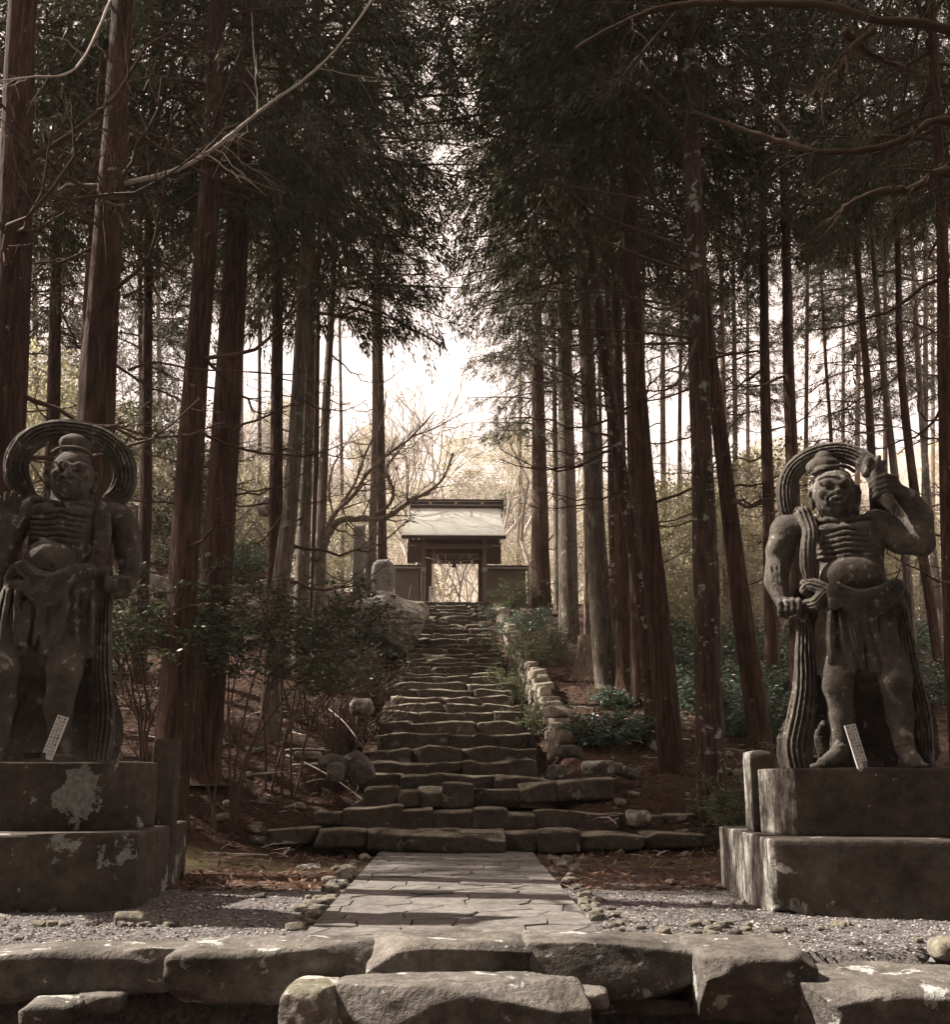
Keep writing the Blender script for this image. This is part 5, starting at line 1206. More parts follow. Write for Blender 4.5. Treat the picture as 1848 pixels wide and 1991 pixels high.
# slender trunks deeper in the wood
R = rng(77); k = 0
WHERE = ['seen between the two leftmost big trunks', 'just right of the leftmost big trunk', 'just left of the white-spotted straight cedar', 'in the gap between the white-spotted cedar and the rough-barked one',
 'first thin one right of the rough-barked cedar', 'second thin one right of the rough-barked cedar', 'above the crooked limb left of the gate', 'between the gate roof and the stout red cedar', 'between the round-trunked cedar and the stump\'s neighbour', 'right of the two rough leaning trunks',
 'left of the lichen-streaked cedar, thicker one', 'behind and left of the lichen-streaked cedar, farthest one', 'between the dark leaning cedar and the straight one beside the scarf', 'thin and far, left of the right guardian\'s scarf', 'far behind the top of the right guardian\'s halo', 'far right of the right guardian\'s topknot',
 'close beside the slim one rising from the right guardian\'s head', 'far off above the raised club', 'above the raised elbow of the right guardian', 'farthest one near the right edge', 'faint one above the left guardian\'s raised palm', 'faint one right of the left guardian\'s halo',
 'outside the right edge, nearer one', 'outside the right edge, farther one', 'outside the left edge, nearest one', 'outside the left edge, farther one', 'well outside the right edge']
for (px, d, w) in [(98,34,12),(118,30,10),(276,33,12),(392,30,13),(468,42,11),(505,38,9),(664,52,8),(1012,58,9),(1168,46,9),(1250,40,11),(1290,36,13),(1322,44,10),(1430,38,12),(1455,46,9),(1568,42,10),(1640,46,9),(1668,34,12),(1722,48,10),(1800,38,13),(1815,50,9),(70,46,12),(312,48,10),(1905,20,18),(1960,16,24),(-90,14,40),(-160,20,30),(2050,22,20)]:
    k += 1; cx = px; 
    t, a_, o_ = cedar([(cx+R.uniform(-6, 6), 500), (cx, 850), (cx+R.uniform(-5, 5), 1150)], d, w, 'slender cedar '+WHERE[k-1], mat=['bark', 'bark_grey', 'bark_pale'][k % 3] if d > 28 else 'bark', seed=200+k, crown_px=R.uniform(590, 830) if d > 25 else 420, ndead=6, cs=R.uniform(.8, 1.2))
    t['group'] = 'slender cedars deep in the wood'
R = rng(78)  # unseen cedars added around the camera to shade the foreground
for (x, y, w) in [(-4.5,1.5,60),(-8.5,-1,60),(-6.5,-3,60),(-3,-6.5,60),(2.5,-5,60),(5.5,-1.5,60),(7.5,3,60),(9.5,7,60),(-12,2,60),(0.5,-11,60),(9,-6,60),(-9,-9,60),(-17,17,60),(-5,-14,60),(5,-13,60),(-14,-4,60),(13,-2,60),(14,4,60),(0,-19,60),(-10,-17,60),(10,-15,60),(16,-9,60),(-18,-10,60),(-19,2,60),(5,-8.5,60),(-5.5,-10,60),(2,-1.5,60),(12,11,60)]:
    k += 1; g = tz(x, y)-.12; t = thing('cedar_tree', 'unseen tall cedar added beside and behind the viewpoint to block sky light', 'tree', (x, y, g+.12), group='unseen cedars added around the viewpoint')
    part('trunk', trunk_mesh([(0, 0, -.1), (.05, 0, 6), (.1, .1, 12), (.1, .1, 20)], .27, .12, 300+k, M['bark'], seglen=.6), t)
    cm, wm_ = CROWNS[k % 5]; rz = R.rand()*6
    for nm, me in (('crown', cm), ('branchwork', wm_)): part(nm, me, t, (.05, 0, 5.6+R.uniform(-.6, 1)), (0, 0, rz), R.uniform(1.15, 1.5))

# ------------------------------------------------------------------ long bare branches drawn one by one
def limb(parent, o0, ctrl, r0, r1, mat, seed, twigs=10, name='branch', tl=.5, sides=7, kink=.02, leafy=None):
    """ctrl: (px, py, distance)"""
    pts = [P(*c)-o0 for c in ctrl]; R = rng(seed); m = len(pts)*6; p = interp_pts([tuple(q) for q in pts], m); s = np.linspace(0, 1, m)
    p = p+R.normal(size=p.shape)*kink*r0*8*np.sin(s*math.pi)[:, None]*.5
    mb = MB(); mb.add(*tube(p, (r0+(r1-r0)*s**.8)*(1+.20*R.uniform(-1, 1, m)), sides, cap=True))
    for k in range(twigs):
        t = R.uniform(.18, 1); q = np.array([np.interp(t, s, p[:, j]) for j in range(3)]); i = min(m-2, int(t*(m-1))); d = p[i+1]-p[i]; d /= np.linalg.norm(d)+1e-9
        d = d*.8+R.normal(size=3)*.65; d /= np.linalg.norm(d); l = tl*R.uniform(.4, 1.2); n = 6; u = np.linspace(0, 1, n)[:, None]
        pp = q+d*l*u+np.cumsum(R.normal(size=(n, 3))*.03*l, 0); rr = (r0+(r1-r0)*t)*.4; mb.add(*tube(pp, np.linspace(rr, .002, n), 4, cap=False))
        for j in range(4):
            w = R.uniform(.2, .95); qq = pp[0]+(pp[-1]-pp[0])*w; dd = d*l*.35+R.normal(size=3)*l*.22; mb.add(*tube([qq, qq+dd*.5+R.normal(size=3)*.01, qq+dd], [rr*.35+.001, rr*.25+.001, .0015], 3, cap=False))
    return part(name, mb.mesh(name, M[mat] if isinstance(mat, str) else mat), parent)
t2, at2, o2 = T2
o = limb(t2, o2, [(238,358,10.2),(330,335,10.0),(400,300,9.8),(450,262,9.7),(520,205,9.6),(585,160,9.6),(650,100,9.6),(720,5,9.7),(740,-40,9.8)], .030, .008, 'twig_pale', 3, 9, tl=.7); o['label'] = 'long pale bare branch sweeping up to the right'
limb(t2, o2, [(250,720,10.2),(300,705,10.0),(380,718,10.1),(460,722,10.3),(560,728,10.6),(600,722,10.8)], .018, .005, 'twig', 4, 8)
limb(t2, o2, [(240,580,10.2),(300,545,10.1),(350,505,10.1),(378,480,10.0)], .016, .005, 'twig', 5, 6)
limb(t2, o2, [(205,345,10.2),(130,298,10),(70,285,9.9)], .022, .008, 'twig', 6, 5)
limb(t2, o2, [(190,420,10.2),(150,400,10),(60,375,9.9)], .020, .008, 'twig', 61, 5)
limb(t2, o2, [(215,0,10.2),(150,130,9.2),(60,150,8.8),(-30,160,8.6)], .016, .006, 'twig_pale', 62, 6)
t8, at8, o8 = T8
for i, c in enumerate([[(1350,440,13.6),(1250,390,13.2),(1150,370,12.9),(1020,340,12.6)],[(1352,530,13.6),(1280,510,13.2),(1180,470,12.8),(1080,420,12.6)],[(1358,600,13.6),(1290,590,13.3),(1180,570,13.0),(1060,560,12.8)],
        [(1360,660,13.6),(1270,648,13.2),(1150,640,12.9),(1000,640,12.7)],[(1362,668,13.6),(1290,668,13.9),(1180,672,14.2),(1080,678,14.5),(1000,660,14.6)],[(1356,490,13.6),(1250,450,14.0),(1140,400,14.2),(1060,300,14.3)],
        [(1352,300,13.6),(1270,200,13.2),(1180,150,13.0),(1080,120,12.9)],[(1358,560,13.6),(1300,600,12.9),(1250,590,12.5),(1190,560,12.2)],[(1352,250,13.6),(1240,140,13.9),(1160,40,14.0)],
        [(1366,700,13.6),(1420,690,13.3),(1480,680,13.0)],[(1362,640,13.6),(1320,740,13.0),(1260,760,12.6),(1170,730,12.4)]]):
    limb(t8, o8, c, .030, .006, 'twig', 40+i, 9, tl=.6)
# overhanging broadleaf tree on the right, trunk outside the frame
def overhang():
    d = 9.0; b = P(2030, 1480, d); g = tz(b.x, b.y)-.1; o0 = Vector((b.x, b.y, g+.1)); t = thing('overhanging_tree', 'old broadleaf tree outside the right edge reaching thick crooked boughs over the top', 'tree', o0)
    pp = [Vector((b.x, b.y, g)), Vector((b.x-.05, b.y, 2)), P(2010, 700, d), P(1980, 300, d), P(1990, 0, d), P(2020, -400, d)]
    part('trunk', trunk_mesh([tuple(q-o0) for q in pp], .26, .14, 9, M['bark']), t)
    bo = [([(2000,330,9),(1848,235,9),(1760,270,9),(1700,290,9.1),(1600,296,9.2),(1520,275,9.4),(1440,250,9.6),(1350,218,9.8)], .055, .020),
          ([(2000,420,9),(1848,335,8.8),(1780,365,8.8),(1700,375,8.9),(1640,405,9.0)], .062, .028),
          ([(1990,150,9),(1848,60,8.8),(1700,38,8.8),(1600,10,8.9),(1450,8,9.0),(1300,12,9.2),(1180,60,9.4),(1120,95,9.5)], .060, .020),
          ([(1700,60,8.8),(1655,95,8.8),(1640,130,8.8),(1615,150,8.9),(1600,200,8.9),(1605,250,9.0)], .042, .012),
          ([(1640,60,8.8),(1700,110,9.0),(1760,130,9.2)], .05, .02),
          ([(1560,290,9.3),(1490,210,9.5),(1420,160,9.7),(1370,120,9.8)], .018, .006),
          ([(1320,20,9.2),(1260,90,9.6),(1200,160,9.8),(1160,200,9.9)], .022, .006),
          ([(1848,660,9.2),(1760,625,9.4),(1700,650,9.5)], .016, .005)]
    for i, (c, r0, r1) in enumerate(bo): limb(t, o0, c, r0, r1, 'twig', 60+i, 12, 'bough', .55)
    return t, o0
OV, OV0 = overhang()
# bare crooked deciduous tree left of the gate
def crooked():
    d = 29.0; b = P(628, 1085, d); g = tz(b.x, b.y); o0 = Vector((b.x, b.y, g)); t = thing('bare_tree', 'bare tree with a long crooked limb bending low left of the gate', 'tree', o0)
    part('trunk', trunk_mesh([(0, 0, -.1), (.1, 0, .4), tuple(P(625,1070,d)-o0), tuple(P(645,1030,d)-o0)], .20, .12, 3, M['bark_pale'], flare=.3), t)
    for i, (c, r0, r1) in enumerate([([(628,1075,d),(640,1035,d),(662,1012,d),(700,1008,d),(742,1008,d-.3),(775,992,d-.6),(800,972,d-.9),(830,958,d-1.1),(862,930,d-1.3),(882,880,d-1.4)], .13, .03),
            ([(635,1040,d),(650,1000,d),(690,960,d),(715,920,d),(760,880,d),(800,850,d),(845,800,d)], .10, .02),
            ([(722,1008,d),(758,980,d-.2),(764,950,d-.3),(752,915,d-.3),(765,890,d-.4),(790,860,d-.4)], .075, .02),
            ([(660,985,d),(690,940,d+.4),(712,880,d+.6),(742,820,d+.8),(752,760,d+1)], .06, .015),
            ([(648,1005,d),(640,940,d+.3),(662,880,d+.3),(700,830,d+.3)], .05, .012),
            ([(800,850,d),(850,830,d-.5),(905,800,d-.6)], .03, .01)]):
        limb(t, o0, c, r0, r1, 'bark_pale', 80+i, 22, 'bough', 1.5)
crooked()

# ------------------------------------------------------------------ bare pale trees and leafy young trees further off
def bare_mesh(seed, H=9.0, mat='twig_pale', depth=5, spread=.55):
    R = rng(seed); mb = MB()
    def grow(p, d, l, r, k):
        n = 4; u = np.linspace(0, 1, n)[:, None]; q = p+d*l*u+np.cumsum(R.normal(size=(n, 3))*.045*l, 0)*u; q[0] = p
        mb.add(*tube(q, np.linspace(r, r*.62, n), 6 if k > 3 else (4 if k > 1 else 3), cap=False))
        if k == 0: return
        m = R.randint(2, 4) if k < depth else 3
        for i in range(m+(1 if k < 3 else 0)):
            dd = d+R.normal(size=3)*spread; dd[2] += .22; dd /= np.linalg.norm(dd)
            grow(q[-1] if i < m-1 else q[2], dd, l*R.uniform(.62, .86), r*.58, k-1)
    grow(np.zeros(3)-[0, 0, .2], np.array([R.uniform(-.1, .1), R.uniform(-.1, .1), 1.0]), H*.30, H*.0125, depth)
    return mb.mesh('branchwork', M[mat])
BARE = [bare_mesh(s) for s in (1, 2, 3, 4)]
def puff_mesh(seed, Rr=2.6, H=3.4, n=130, m=60, mat='spring', L=.15, W=.09):
    R = rng(seed); C = []; D = []
    for i in range(n):
        v = R.normal(size=3); v /= np.linalg.norm(v); c = v*np.array([Rr, Rr, H])*R.uniform(.35, 1)**.6; c[2] += H
        k = int(m*R.uniform(.4, 1.5)); g = R.normal(size=(k, 3)); C.append(c+g*np.array([.38, .38, .10])); D.append(g*.5+np.array([v[0], v[1], -.1])*.8)
    return leaves_mesh('crown', np.concatenate(C), np.concatenate(D), L, W, M[mat], True, seed=seed)
PUFF = [puff_mesh(s) for s in (5, 6, 7)]; PUFFG = [puff_mesh(s, mat='broad') for s in (8, 9)]
R = rng(91); spots = []
for i in range(110):
    a = R.uniform(-.62, .60); d = R.uniform(55, 120); spots.append((math.tan(a)*d, d, R.uniform(.9, 1.6)))
for i in range(26):
    x = R.choice([-1, 1])*R.uniform(.16, .62); d = R.uniform(30, 55); spots.append((x*d, d, R.uniform(.75, 1.1)))
for (x, y, s) in [(-1.5,62,1),(1.0,58,.9),(2.6,66,1.1),(-.4,72,1.2),(4.5,60,1.0),(-4,64,1.1),(.3,52.5,.7),(6,55,.9),(-7,52,1),(-2.6,50,1.7),(-1.2,56,1.9),(2.3,54,1.6),(4.2,51,1.6),(-3.4,58,2.0)]: spots.append((x, y, s))
for i, (x, y, s) in enumerate([(-6,-9,1.2),(-2,-12,1.3),(2.5,-10,1.2),(6.5,-8,1.2),(10,-4,1.2),(-10,-6,1.3),(-13,0,1.2),(13,1,1.2),(12,6,1.1),(-4,-16,1.5),(4,-16,1.5),(9,-12,1.4),(-9,-13,1.4),(15,-8,1.4),(-15,-6,1.4),(0,-20,1.6),(17,-1,1.4),(-18,6,1.3)]):  # unseen bushes added behind the camera to cut the low sky light
    g = tz(x, y); t = thing('leafy_tree', 'unseen dark green bushy tree added behind the viewpoint to block sky light', 'tree', (x, y, g), group='unseen bushy trees added behind the viewpoint')
    part('crown', PUFFG[i % 2], t, (0, 0, .1), (0, 0, i*1.7), s); part('branchwork', BARE[i % 4], t, (0, 0, 0), (0, 0, i*2.1), s*.6)
for i, (x, y, s) in enumerate(spots):
    g = tz(x, y); q = x/y; wh = 'above and behind the gate roof' if abs(q+.02) < .07 else ('left of the gate' if q < 0 else 'right of the gate'); fr = 'far up the bright hillside' if y > 80 else ('low on the bright hillside' if y > 50 else 'among the cedars')
    lb = 'bare pale winter tree '+fr+', '+wh; t = thing('bare_tree', lb, 'tree', (x, y, g), group='bare winter trees '+fr+', '+wh)
    part('branchwork', BARE[i % 4], t, (0, 0, 0), (0, 0, R.rand()*6.28), s)
lf = []
for i in range(34):
    x = R.uniform(-.60, -.17) if i % 5 < 2 else R.uniform(.18, .60); d = R.uniform(26, 55); lf.append((x*d, d, R.uniform(.45, .95), i))
for i in range(40):
    d = R.uniform(62, 125); lf.append((math.tan(R.uniform(-.6, .6))*d, d, R.uniform(1.0, 1.7), i))
for (px, d, s, i) in [(1010,58,.8,0),(670,44,.7,0),(130,30,.8,1),(300,32,.8,2),(250,27,.5,0),(60,28,.9,1),(450,36,.7,0),(1230,40,.8,1),(1320,36,.8,2),(1600,38,.9,0),(1780,36,.8,1)]: lf.append((P(px, 1000, d).x, d, s, i))
for (x, y, s, i) in lf:
    g = tz(x, y); gr = (i % 4 == 3); q = x/y; wh = 'directly behind the gate' if abs(q+.02) < .07 else ('behind the left cedars' if q < 0 else 'behind the right cedars'); fr = ' far up the hillside' if y > 80 else (' low on the hillside' if y > 50 else ' close '); lb = ('dark green' if gr else 'pale yellow-green')+' bushy tree'+fr.rstrip()+' '+wh
    t = thing('leafy_tree', lb, 'tree', (x, y, g), group=lb)
    part('crown', (PUFFG[i % 2] if gr else PUFF[i % 3]), t, (0, 0, .6*s), (0, 0, R.rand()*6.28), s); part('branchwork', BARE[i % 4], t, (0, 0, 0), (0, 0, R.rand()*6), s*.6)
# ------------------------------------------------------------------ shrubs, ferns, litter, pebbles
def shrub_mesh(seed, Rr=1.0, H=1.5, ncl=90, nl=16, mat='broad', L=.085, W=.032, flatten=.35, stems=9):
    R = rng(seed); C = []; D = []; w = MB()
    base = [np.array([R.uniform(-.12, .12), R.uniform(-.12, .12), -.1]) for _ in range(stems)]; tips = []
    for b in base:
        a = R.rand()*6.28; l = R.uniform(.4, .9)*Rr; n = 7; u = np.linspace(0, 1, n)[:, None]; p = b+np.array([math.cos(a)*l, math.sin(a)*l, H*R.uniform(.6, .95)])*np.c_[u**1.4, u**1.4, u]; p[1:-1] += R.normal(size=(n-2, 3))*.05*Rr
        w.add(*tube(p, np.linspace(.020, .007, n)*(.6+.4*Rr), 5, cap=False)); tips.append(p)
    for i in range(ncl):
        p = tips[R.randint(stems)]; t = R.uniform(.35, 1); q = np.array([np.interp(t, np.linspace(0, 1, len(p)), p[:, k]) for k in range(3)])
        c = q+R.normal(size=3)*np.array([.34*Rr, .34*Rr, .13*H]); c[2] = max(c[2], .1*H)
        w.add(*tube([q, (q+c)/2+R.normal(size=3)*.04, c], [.006, .005, .003], 3, cap=False))
        k = int(nl*R.uniform(.6, 1.5)); a = R.rand(k)*6.28; C.append(c+np.stack([np.cos(a)*.02, np.sin(a)*.02, -R.rand(k)*.06], -1)+R.normal(size=(k, 3))*.05*Rr)
        D.append(np.stack([np.cos(a), np.sin(a), R.uniform(-.6, .3, k)], -1))
    return leaves_mesh('foliage', np.concatenate(C), np.concatenate(D), L, W, M[mat], True, seed=seed), w.mesh('stems', M['twig'])
SH = {'dark': [shrub_mesh(s, 1.25, 2.1, 190, 17) for s in (1, 2)], 'low': [shrub_mesh(s, .8, .7, 110, 16, 'glossy', .10, .05) for s in (3, 4)],
      'green': [shrub_mesh(s, .9, 1.3, 150, 18, 'fern', .06, .022) for s in (5, 6)], 'bright': [shrub_mesh(s, .9, 1.1, 130, 18, 'glossy', .085, .042) for s in (7, 8)]}
def tall_shrub(seed, H=3.5, Rr=1.5):
    R = rng(seed); C = []; D = []; w = MB(); tips = []
    for i in range(6):
        a = R.rand()*6.28; l = R.uniform(.3, 1.0)*Rr; n = 9; u = np.linspace(0, 1, n)[:, None]; p = np.array([R.uniform(-.25, .25), R.uniform(-.25, .25), -.1])+np.array([math.cos(a)*l, math.sin(a)*l, H*R.uniform(.72, .96)])*np.c_[u**1.7, u**1.7, u]
        p[1:-1] += np.cumsum(R.normal(size=(n-2, 3))*.045, 0)*.7; w.add(*tube(p, np.linspace(.022, .007, n), 6, cap=False)); tips.append(p)
    for i in range(190):
        p = tips[R.randint(6)]; t = R.uniform(.60, 1)**.7; q = np.array([np.interp(t, np.linspace(0, 1, len(p)), p[:, k]) for k in range(3)])
        c = q+R.normal(size=3)*np.array([.42, .42, .20]); c[2] = min(max(c[2], H*.58), H*1.05)
        w.add(*tube([q, (q+c)/2+R.normal(size=3)*.04, c], [.008, .006, .003], 3, cap=False))
        k = int(15*R.uniform(.4, 1.5)); a = R.rand(k)*6.28; C.append(c+R.normal(size=(k, 3))*np.array([.07, .07, .03])); D.append(np.stack([np.cos(a), np.sin(a), R.uniform(-.8, .2, k)], -1))
    return leaves_mesh('foliage', np.concatenate(C), np.concatenate(D), .10, .034, M['broad'], True, seed=seed), w.mesh('stems', M['twig'])
SH['tall'] = [tall_shrub(s) for s in (21, 22)]
SH['twiggy'] = [shrub_mesh(s, 1.0, 1.2, 60, 3, 'broad', .05, .02, stems=16) for s in (9, 10)]
_sc = 0
def shrub(px, py, d, kind, s, label, group=None, sink=0.0, name='shrub', cat='shrub', z=None):
    global _sc; _sc += 1
    p = P(px, py, d); g = tz(p.x, d) if z is None else z; t = thing(name, label, cat, (p.x, d, g-sink), _sc*2.4, group); f, w = SH[kind][_sc % 2]
    part('foliage', f, t, (0, 0, 0), (0, 0, 0), s); part('stems', w, t, (0, 0, 0), (0, 0, 0), s); return t
shrub(440, 1400, 12.9, 'tall', 1.0, 'big dark broadleaf shrub in front of the two nearest left cedars')
shrub(555, 1400, 14.2, 'tall', 1.0, 'dark broadleaf shrub in front of the leaning cedar on the left')
shrub(310, 1400, 13.2, 'tall', .95, 'dark leafy shrub touching the left guardian\'s fist side')
shrub(660, 1400, 17.0, 'tall', .85, 'dark shrub with bare stems left of the lower steps')
shrub(700, 1300, 19.5, 'twiggy', 1.3, 'twiggy reddish bush overhanging the left of the steps')
shrub(740, 1250, 24, 'twiggy', 1.3, 'twiggy bush in front of the big mottled boulder')
shrub(660, 1250, 22, 'twiggy', 1.5, 'bare twiggy bush on the bank below the stone pillars')
shrub(600, 1320, 18.0, 'twiggy', 1.2, 'low twiggy bush behind the lit cedar foot')
shrub(660, 1130, 31, 'dark', .9, 'dark shrub below the stone pillars')
shrub(790, 1150, 40.5, 'green', .9, 'slender green bush against the wall left of the gate')
shrub(745, 1180, 34, 'green', .5, 'small bright fern tuft beside the pale rock at the top left')
shrub(998, 1130, 42.5, 'green', 1.6, 'pale green bush against the wall right of the gate')
shrub(965, 1150, 42.0, 'bright', .8, 'low leafy bush at the right gate post')
shrub(1035, 1190, 36, 'bright', 1.0, 'bluish leafy bush below the stout red cedar')
shrub(1000, 1190, 35, 'bright', .9, 'bluish leafy bush above the top of the dry wall')
shrub(1040, 1270, 25, 'green', 1.1, 'feathery green bush growing over the dry wall')
shrub(1085, 1240, 28, 'green', 1.0, 'feathery green bush below the second trunk right of the gate')
shrub(1010, 1300, 23.5, 'green', .8, 'small feathery bush on top of the dry wall')
shrub(1060, 1360, 19.5, 'green', .75, 'feathery bush hanging over the lower dry wall')
shrub(1160, 1405, 17.2, 'low', .95, 'glossy fern-like clump with long leaves under the right cedars')
shrub(1230, 1400, 17.6, 'low', .9, 'glossy clump at the feet of the middle right cedars')
shrub(1200, 1290, 21, 'low', .8, 'small glossy sprig against the red-brown cedars')
shrub(1075, 1435, 16.2, 'low', .3, 'tiny glossy plant at the end of the dry wall')
for i, (px, d, s) in enumerate([(1330,24,1.2),(1300,28,1.3),(1420,22,1.3),(1390,26,1.5),(1440,30,1.4),(1340,33,1.5),(1500,20,1.2),(1480,25,1.4),(1560,27,1.4),(1620,22,1.3),(1700,26,1.4),(1790,22,1.3),(1760,30,1.5),(1850,25,1.4),(1290,38,1.6),(1530,35,1.6),(1660,34,1.5),(1820,35,1.5),(1250,32,1.3),(1360,20,1.1),(1405,19,1.1),(1450,18,1.0),(1290,23,1.0),(1345,29,1.5),(1530,17,1.1),(1460,35,1.7),(1400,40,1.8)]):
    shrub(px, 1250, d, 'bright', s, 'bluish leafy bush '+('far' if d > 29 else 'close')+(' behind the lichen-streaked cedar' if px < 1400 else (' left of the right guardian' if px < 1500 else ' behind the right guardian')), 'leafy bushes behind the right guardian')
for i, (px, d, s) in enumerate([(120,19,1.3),(250,20,1.3),(300,24,1.2),(200,27,1.4),(340,29,1.3),(60,23,1.4),(430,26,1.2),(480,30,1.3),(540,29,1.2),(10,28,1.5),(160,33,1.5),(400,33,1.4),(260,36,1.5)]):
    shrub(px, 1150, d, 'green' if i % 3 else 'bright', s, 'sunlit low bush on the slope behind the left guardian', 'bushes on the left slope')
for i, (px, d, s) in enumerate([(290,13.5,.7),(450,15.5,.7),(270,16,.9),(650,17.0,.7),(690,16.2,.5),(1420,13.2,.7),(1450,12.6,.6),(1520,12.2,.7),(1700,12,.8),(1810,12.5,.8),(1560,14,.8)]):
    shrub(px, 1450, d, 'twiggy' if i < 5 else 'green', s, 'thin straggly low bush in the shade between the trunks', 'straggly low bushes')
# old stump beside the round-trunked cedar
def stump():
    p = P(1138, 1310, 24.5); g = tz(p.x, p.y); t = thing('tree_stump', 'pale split stump at the foot of the round-trunked cedar', 'stump', (p.x, p.y, g)); h = P(1138, 1236, 24.5).z-g
    part('trunk', trunk_mesh([(0, 0, -.1), (.03, 0, h*.5), (.05, 0, h)], .27, .20, 71, M['bark_pale'], flare=.7, sides=18), t)
stump()
# litter: needles and leaves lying on the slopes
def litter():
    R = rng(5); n = 92000; d = 8.6+26*R.rand(n)**1.9; x = (R.rand(n)*1.16-.58)*d*1.02
    ok = ~((np.abs(x+.02) < 1.45) & (d > 12.6)); ok &= ~((np.abs(x+.03) < 1.05) & (d < 12.8)); ok &= (d > 12.2) | (R.rand(n) < .22); x, d = x[ok], d[ok]; n = len(x)
    c = np.stack([x, d, terrain(x, d)+.012], -1); D = np.stack([R.normal(size=n), R.normal(size=n), R.normal(size=n)*.22+.06], -1); s = 1+d*.035
    D /= np.linalg.norm(D, axis=1, keepdims=True); sd = np.cross(D, np.array([0, 0, 1.0])+R.normal(size=(n, 3))*.4); sd /= np.linalg.norm(sd, axis=1, keepdims=True)
    L = (.068*R.uniform(.5, 1.7, n)*s)[:, None]; W = (.013*R.uniform(.6, 1.9, n)*s)[:, None]
    v = np.stack([c, c+D*L*.5+sd*W*.5, c+D*L, c+D*L*.5-sd*W*.5], 1).reshape(-1, 3)
    o = part('leaf_litter', mesh_from('leaf_litter', v, np.arange(4*n).reshape(-1, 4), M['litter'], False)); tag(o, 'reddish fallen cedar needles and leaves covering the slopes', 'leaf litter'); o['kind'] = 'stuff'
litter()
def pebbles():
    R = rng(6); n = 26000; y = 5.5+4.2*R.rand(n)**1.1; x = (R.rand(n)*1.2-.6)*y*1.02
    pl = np.interp(y, [5.5, 12.7], [PATHQ[0][0], PATHQ[3][0]]); pr = np.interp(y, [5.5, 12.7], [PATHQ[1][0], PATHQ[2][0]])
    ok = (x < pl-.03) | (x > pr+.03); dens = vnoise(np.stack([x*.9, y*.9, 0*x], -1), 33); ok &= (R.rand(n) < np.clip(1.25-sstep(7.6, 9.2, y+.5*dens)*1.2+.25*dens, .03, 1))
    x, y = x[ok], y[ok]; n = len(x)
    r = .0075+.008*R.rand(n)**2.5+.016*(R.rand(n) > .985)*R.rand(n)
    v0 = np.array([(1,0,0),(-1,0,0),(0,1,0),(0,-1,0),(0,0,1),(0,0,-1)], float); f0 = np.array([(0,2,4),(2,1,4),(1,3,4),(3,0,4),(2,0,5),(1,2,5),(3,1,5),(0,3,5)])
    a = R.rand(n)*6.28; ca, sa = np.cos(a), np.sin(a); sx, sy, sz = r*R.uniform(.8, 1.5, n), r*R.uniform(.7, 1.1, n), r*R.uniform(.4, .8, n)
    j = 1+.22*R.normal(size=(n, 6, 3)); q = v0[None]*j*np.stack([sx, sy, sz], -1)[:, None]
    q = np.stack([q[..., 0]*ca[:, None]-q[..., 1]*sa[:, None], q[..., 0]*sa[:, None]+q[..., 1]*ca[:, None], q[..., 2]], -1)
    c = np.stack([x, y, terrain(x, y)+r*.25], -1); v = (q+c[:, None]).reshape(-1, 3); f = (f0[None]+6*np.arange(n)[:, None, None]).reshape(-1, 3)
    o = part('gravel', mesh_from('gravel', v, f, M['pebble'], False)); tag(o, 'grey gravel spread on the terrace either side of the path', 'gravel'); o['kind'] = 'stuff'
pebbles()
# loose stones lining the path
STN = [mesh_from('stone', *rockbox(1, .75, .5, .14, .10, 2.2, 5, s, chop=12), M[m]) for s, m in ((1, 'pale'), (2, 'pale'), (3, 'rock'), (4, 'boulder'), (5, 'pale'), (6, 'boulder'))]
R = rng(8)
def loose(px, py, s, label, group, yy=None):
    q = HZ(px, py, 0.0); 
    if q.y > ROWA-.3 or q.y < 5.3: return
    i = R.randint(6); o = part('stone', STN[i], None, (q.x, q.y, tz(q.x, q.y)+s*.14), (R.uniform(-.2, .2), R.uniform(-.2, .2), R.rand()*6.28), s); tag(o, label, 'stone', group)
for i in range(64):
    t = R.rand(); y = 1660+150*t**1.2; xe = 738-(y-1653)*.90; loose(xe-8-abs(R.normal())*24*(1-t*.3), y, R.uniform(.06, .17)*(1.15-.35*t), 'small pale stone in the loose row along the left edge of the path', 'loose stones left of the path')
for i in range(60):
    t = R.rand(); y = 1660+155*t**1.2; xe = 1037+(y-1653)*.815; loose(xe+8+abs(R.normal())*34*(1-t*.4), y, R.uniform(.05, .15)*(1.15-.35*t), 'small pale stone in the loose row along the right edge of the path', 'loose stones right of the path')
for i in range(60):
    px = R.choice([R.uniform(10, 560), R.uniform(1200, 1480)]) if i % 3 else R.uniform(1250, 1840); py = R.uniform(1690, 1830) if px < 1400 else R.uniform(1796, 1840)
    if px < 360 and py < 1790: py = 1800
    loose(px, py, R.uniform(.035, .11), 'small stone lying on the gravel terrace', 'stones scattered on the gravel')
for i in range(70):
    px = R.choice([R.uniform(420, 700), R.uniform(1180, 1460)]); d = R.uniform(12.6, 16.5); p = P(px, 1550, d); s = R.uniform(.08, .24)
    o = part('stone', STN[R.randint(6)], None, (p.x, d, tz(p.x, d)+s*.12), (R.uniform(-.3, .3), R.uniform(-.3, .3), R.rand()*6.28), s); tag(o, 'broken stone lying in the needles beside the lower steps', 'stone', 'stones in the needles')
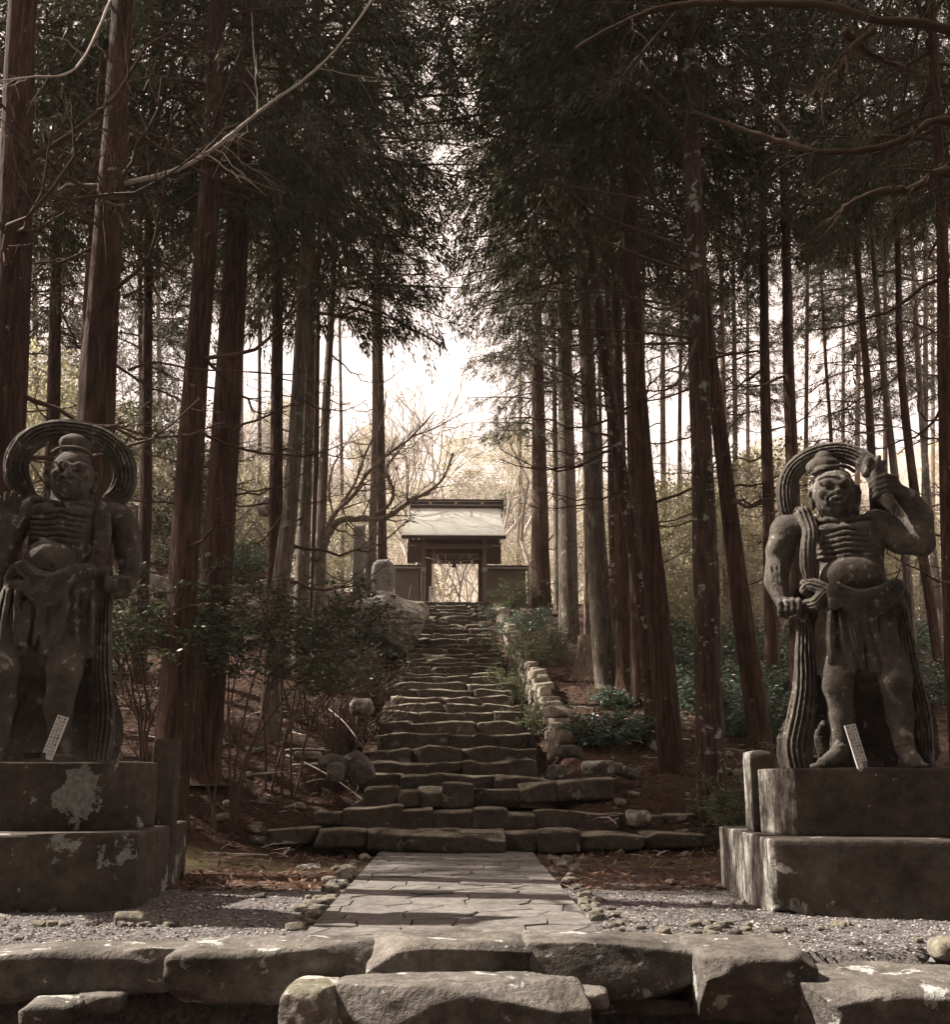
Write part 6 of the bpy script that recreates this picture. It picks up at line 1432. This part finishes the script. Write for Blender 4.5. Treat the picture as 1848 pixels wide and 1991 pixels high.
# oval white stone and others by the right plinth
o = part('stone', STN[0], None, (0, 0, 0), (.2, .9, .4), .07); q = HZ(1449, 1768, 0); o.location = (q.x, q.y, .045); tag(o, 'smooth white oval stone standing on edge beside the right plinth', 'stone')
o = part('stone', STN[1], None, (0, 0, 0), (0, 0, .3), .20); q = HZ(252, 1795, 0); o.location = (q.x, q.y, .035); tag(o, 'pale stone at the front right corner of the left plinth', 'stone')
o = part('stone', STN[1], None, (0, 0, 0), (0, 0, 1.3), .24); q = HZ(1800, 1838, 0); o.location = (q.x, 5.5, .03); tag(o, 'broad pale stone on the terrace before the right plinth', 'stone')
# fallen sticks
def stick_mesh(seed):
    R = rng(seed); n = 8; s = np.linspace(0, 1, n); p = np.stack([s, .06*np.sin(s*5+seed)+.02*R.normal(size=n), .04+.03*np.sin(s*3)], -1); mb = MB(); mb.add(*tube(p, np.linspace(.014, .005, n), 5))
    for k in range(3):
        t = R.uniform(.3, .8); q = np.array([np.interp(t, s, p[:, j]) for j in range(3)]); mb.add(*tube([q, q+[.12, R.choice([-1, 1])*.08, .03], q+[.2, R.choice([-1, 1])*.16, .02]], [.006, .004, .002], 4))
    return mb.mesh('stick', M['twig_pale'])
STK = [stick_mesh(s) for s in range(5)]
for i in range(150):
    sd = R.choice([-1, 1]); d = R.uniform(11.5, 22); x = sd*R.uniform(2.2, 6.5)*d/15; s = R.uniform(.25, 1.0)
    o = part('stick', STK[i % 5], None, (x, d, tz(x, d)+.01), (R.uniform(-.1, .2), R.uniform(-.15, .1), R.rand()*6.28), s); tag(o, 'dry fallen stick lying among the needles on the slope', 'stick', 'fallen sticks on the slopes')
for i, (a, b, d, lb) in enumerate([((560,1395),(740,1500),14.6,'long pale fallen branch pointing down towards the steps'),((640,1330),(712,1372),18.5,'pale fallen branch on the left bank above the ditch')]):
    p0 = P(*a, d+1.0); p1 = P(*b, d-.4); p0.z = tz(p0.x, p0.y)+.08; p1.z = tz(p1.x, p1.y)+.05; pts = [p0.lerp(p1, t)+Vector((0, 0, .10*math.sin(3.1*t))) for t in np.linspace(0, 1, 9)]
    v, f = tube([q-p0 for q in pts], np.linspace(.013, .005, 9), 6); o = part('fallen_branch', mesh_from('fallen_branch', v, f, M['twig_pale']), None, p0); tag(o, lb, 'branch')
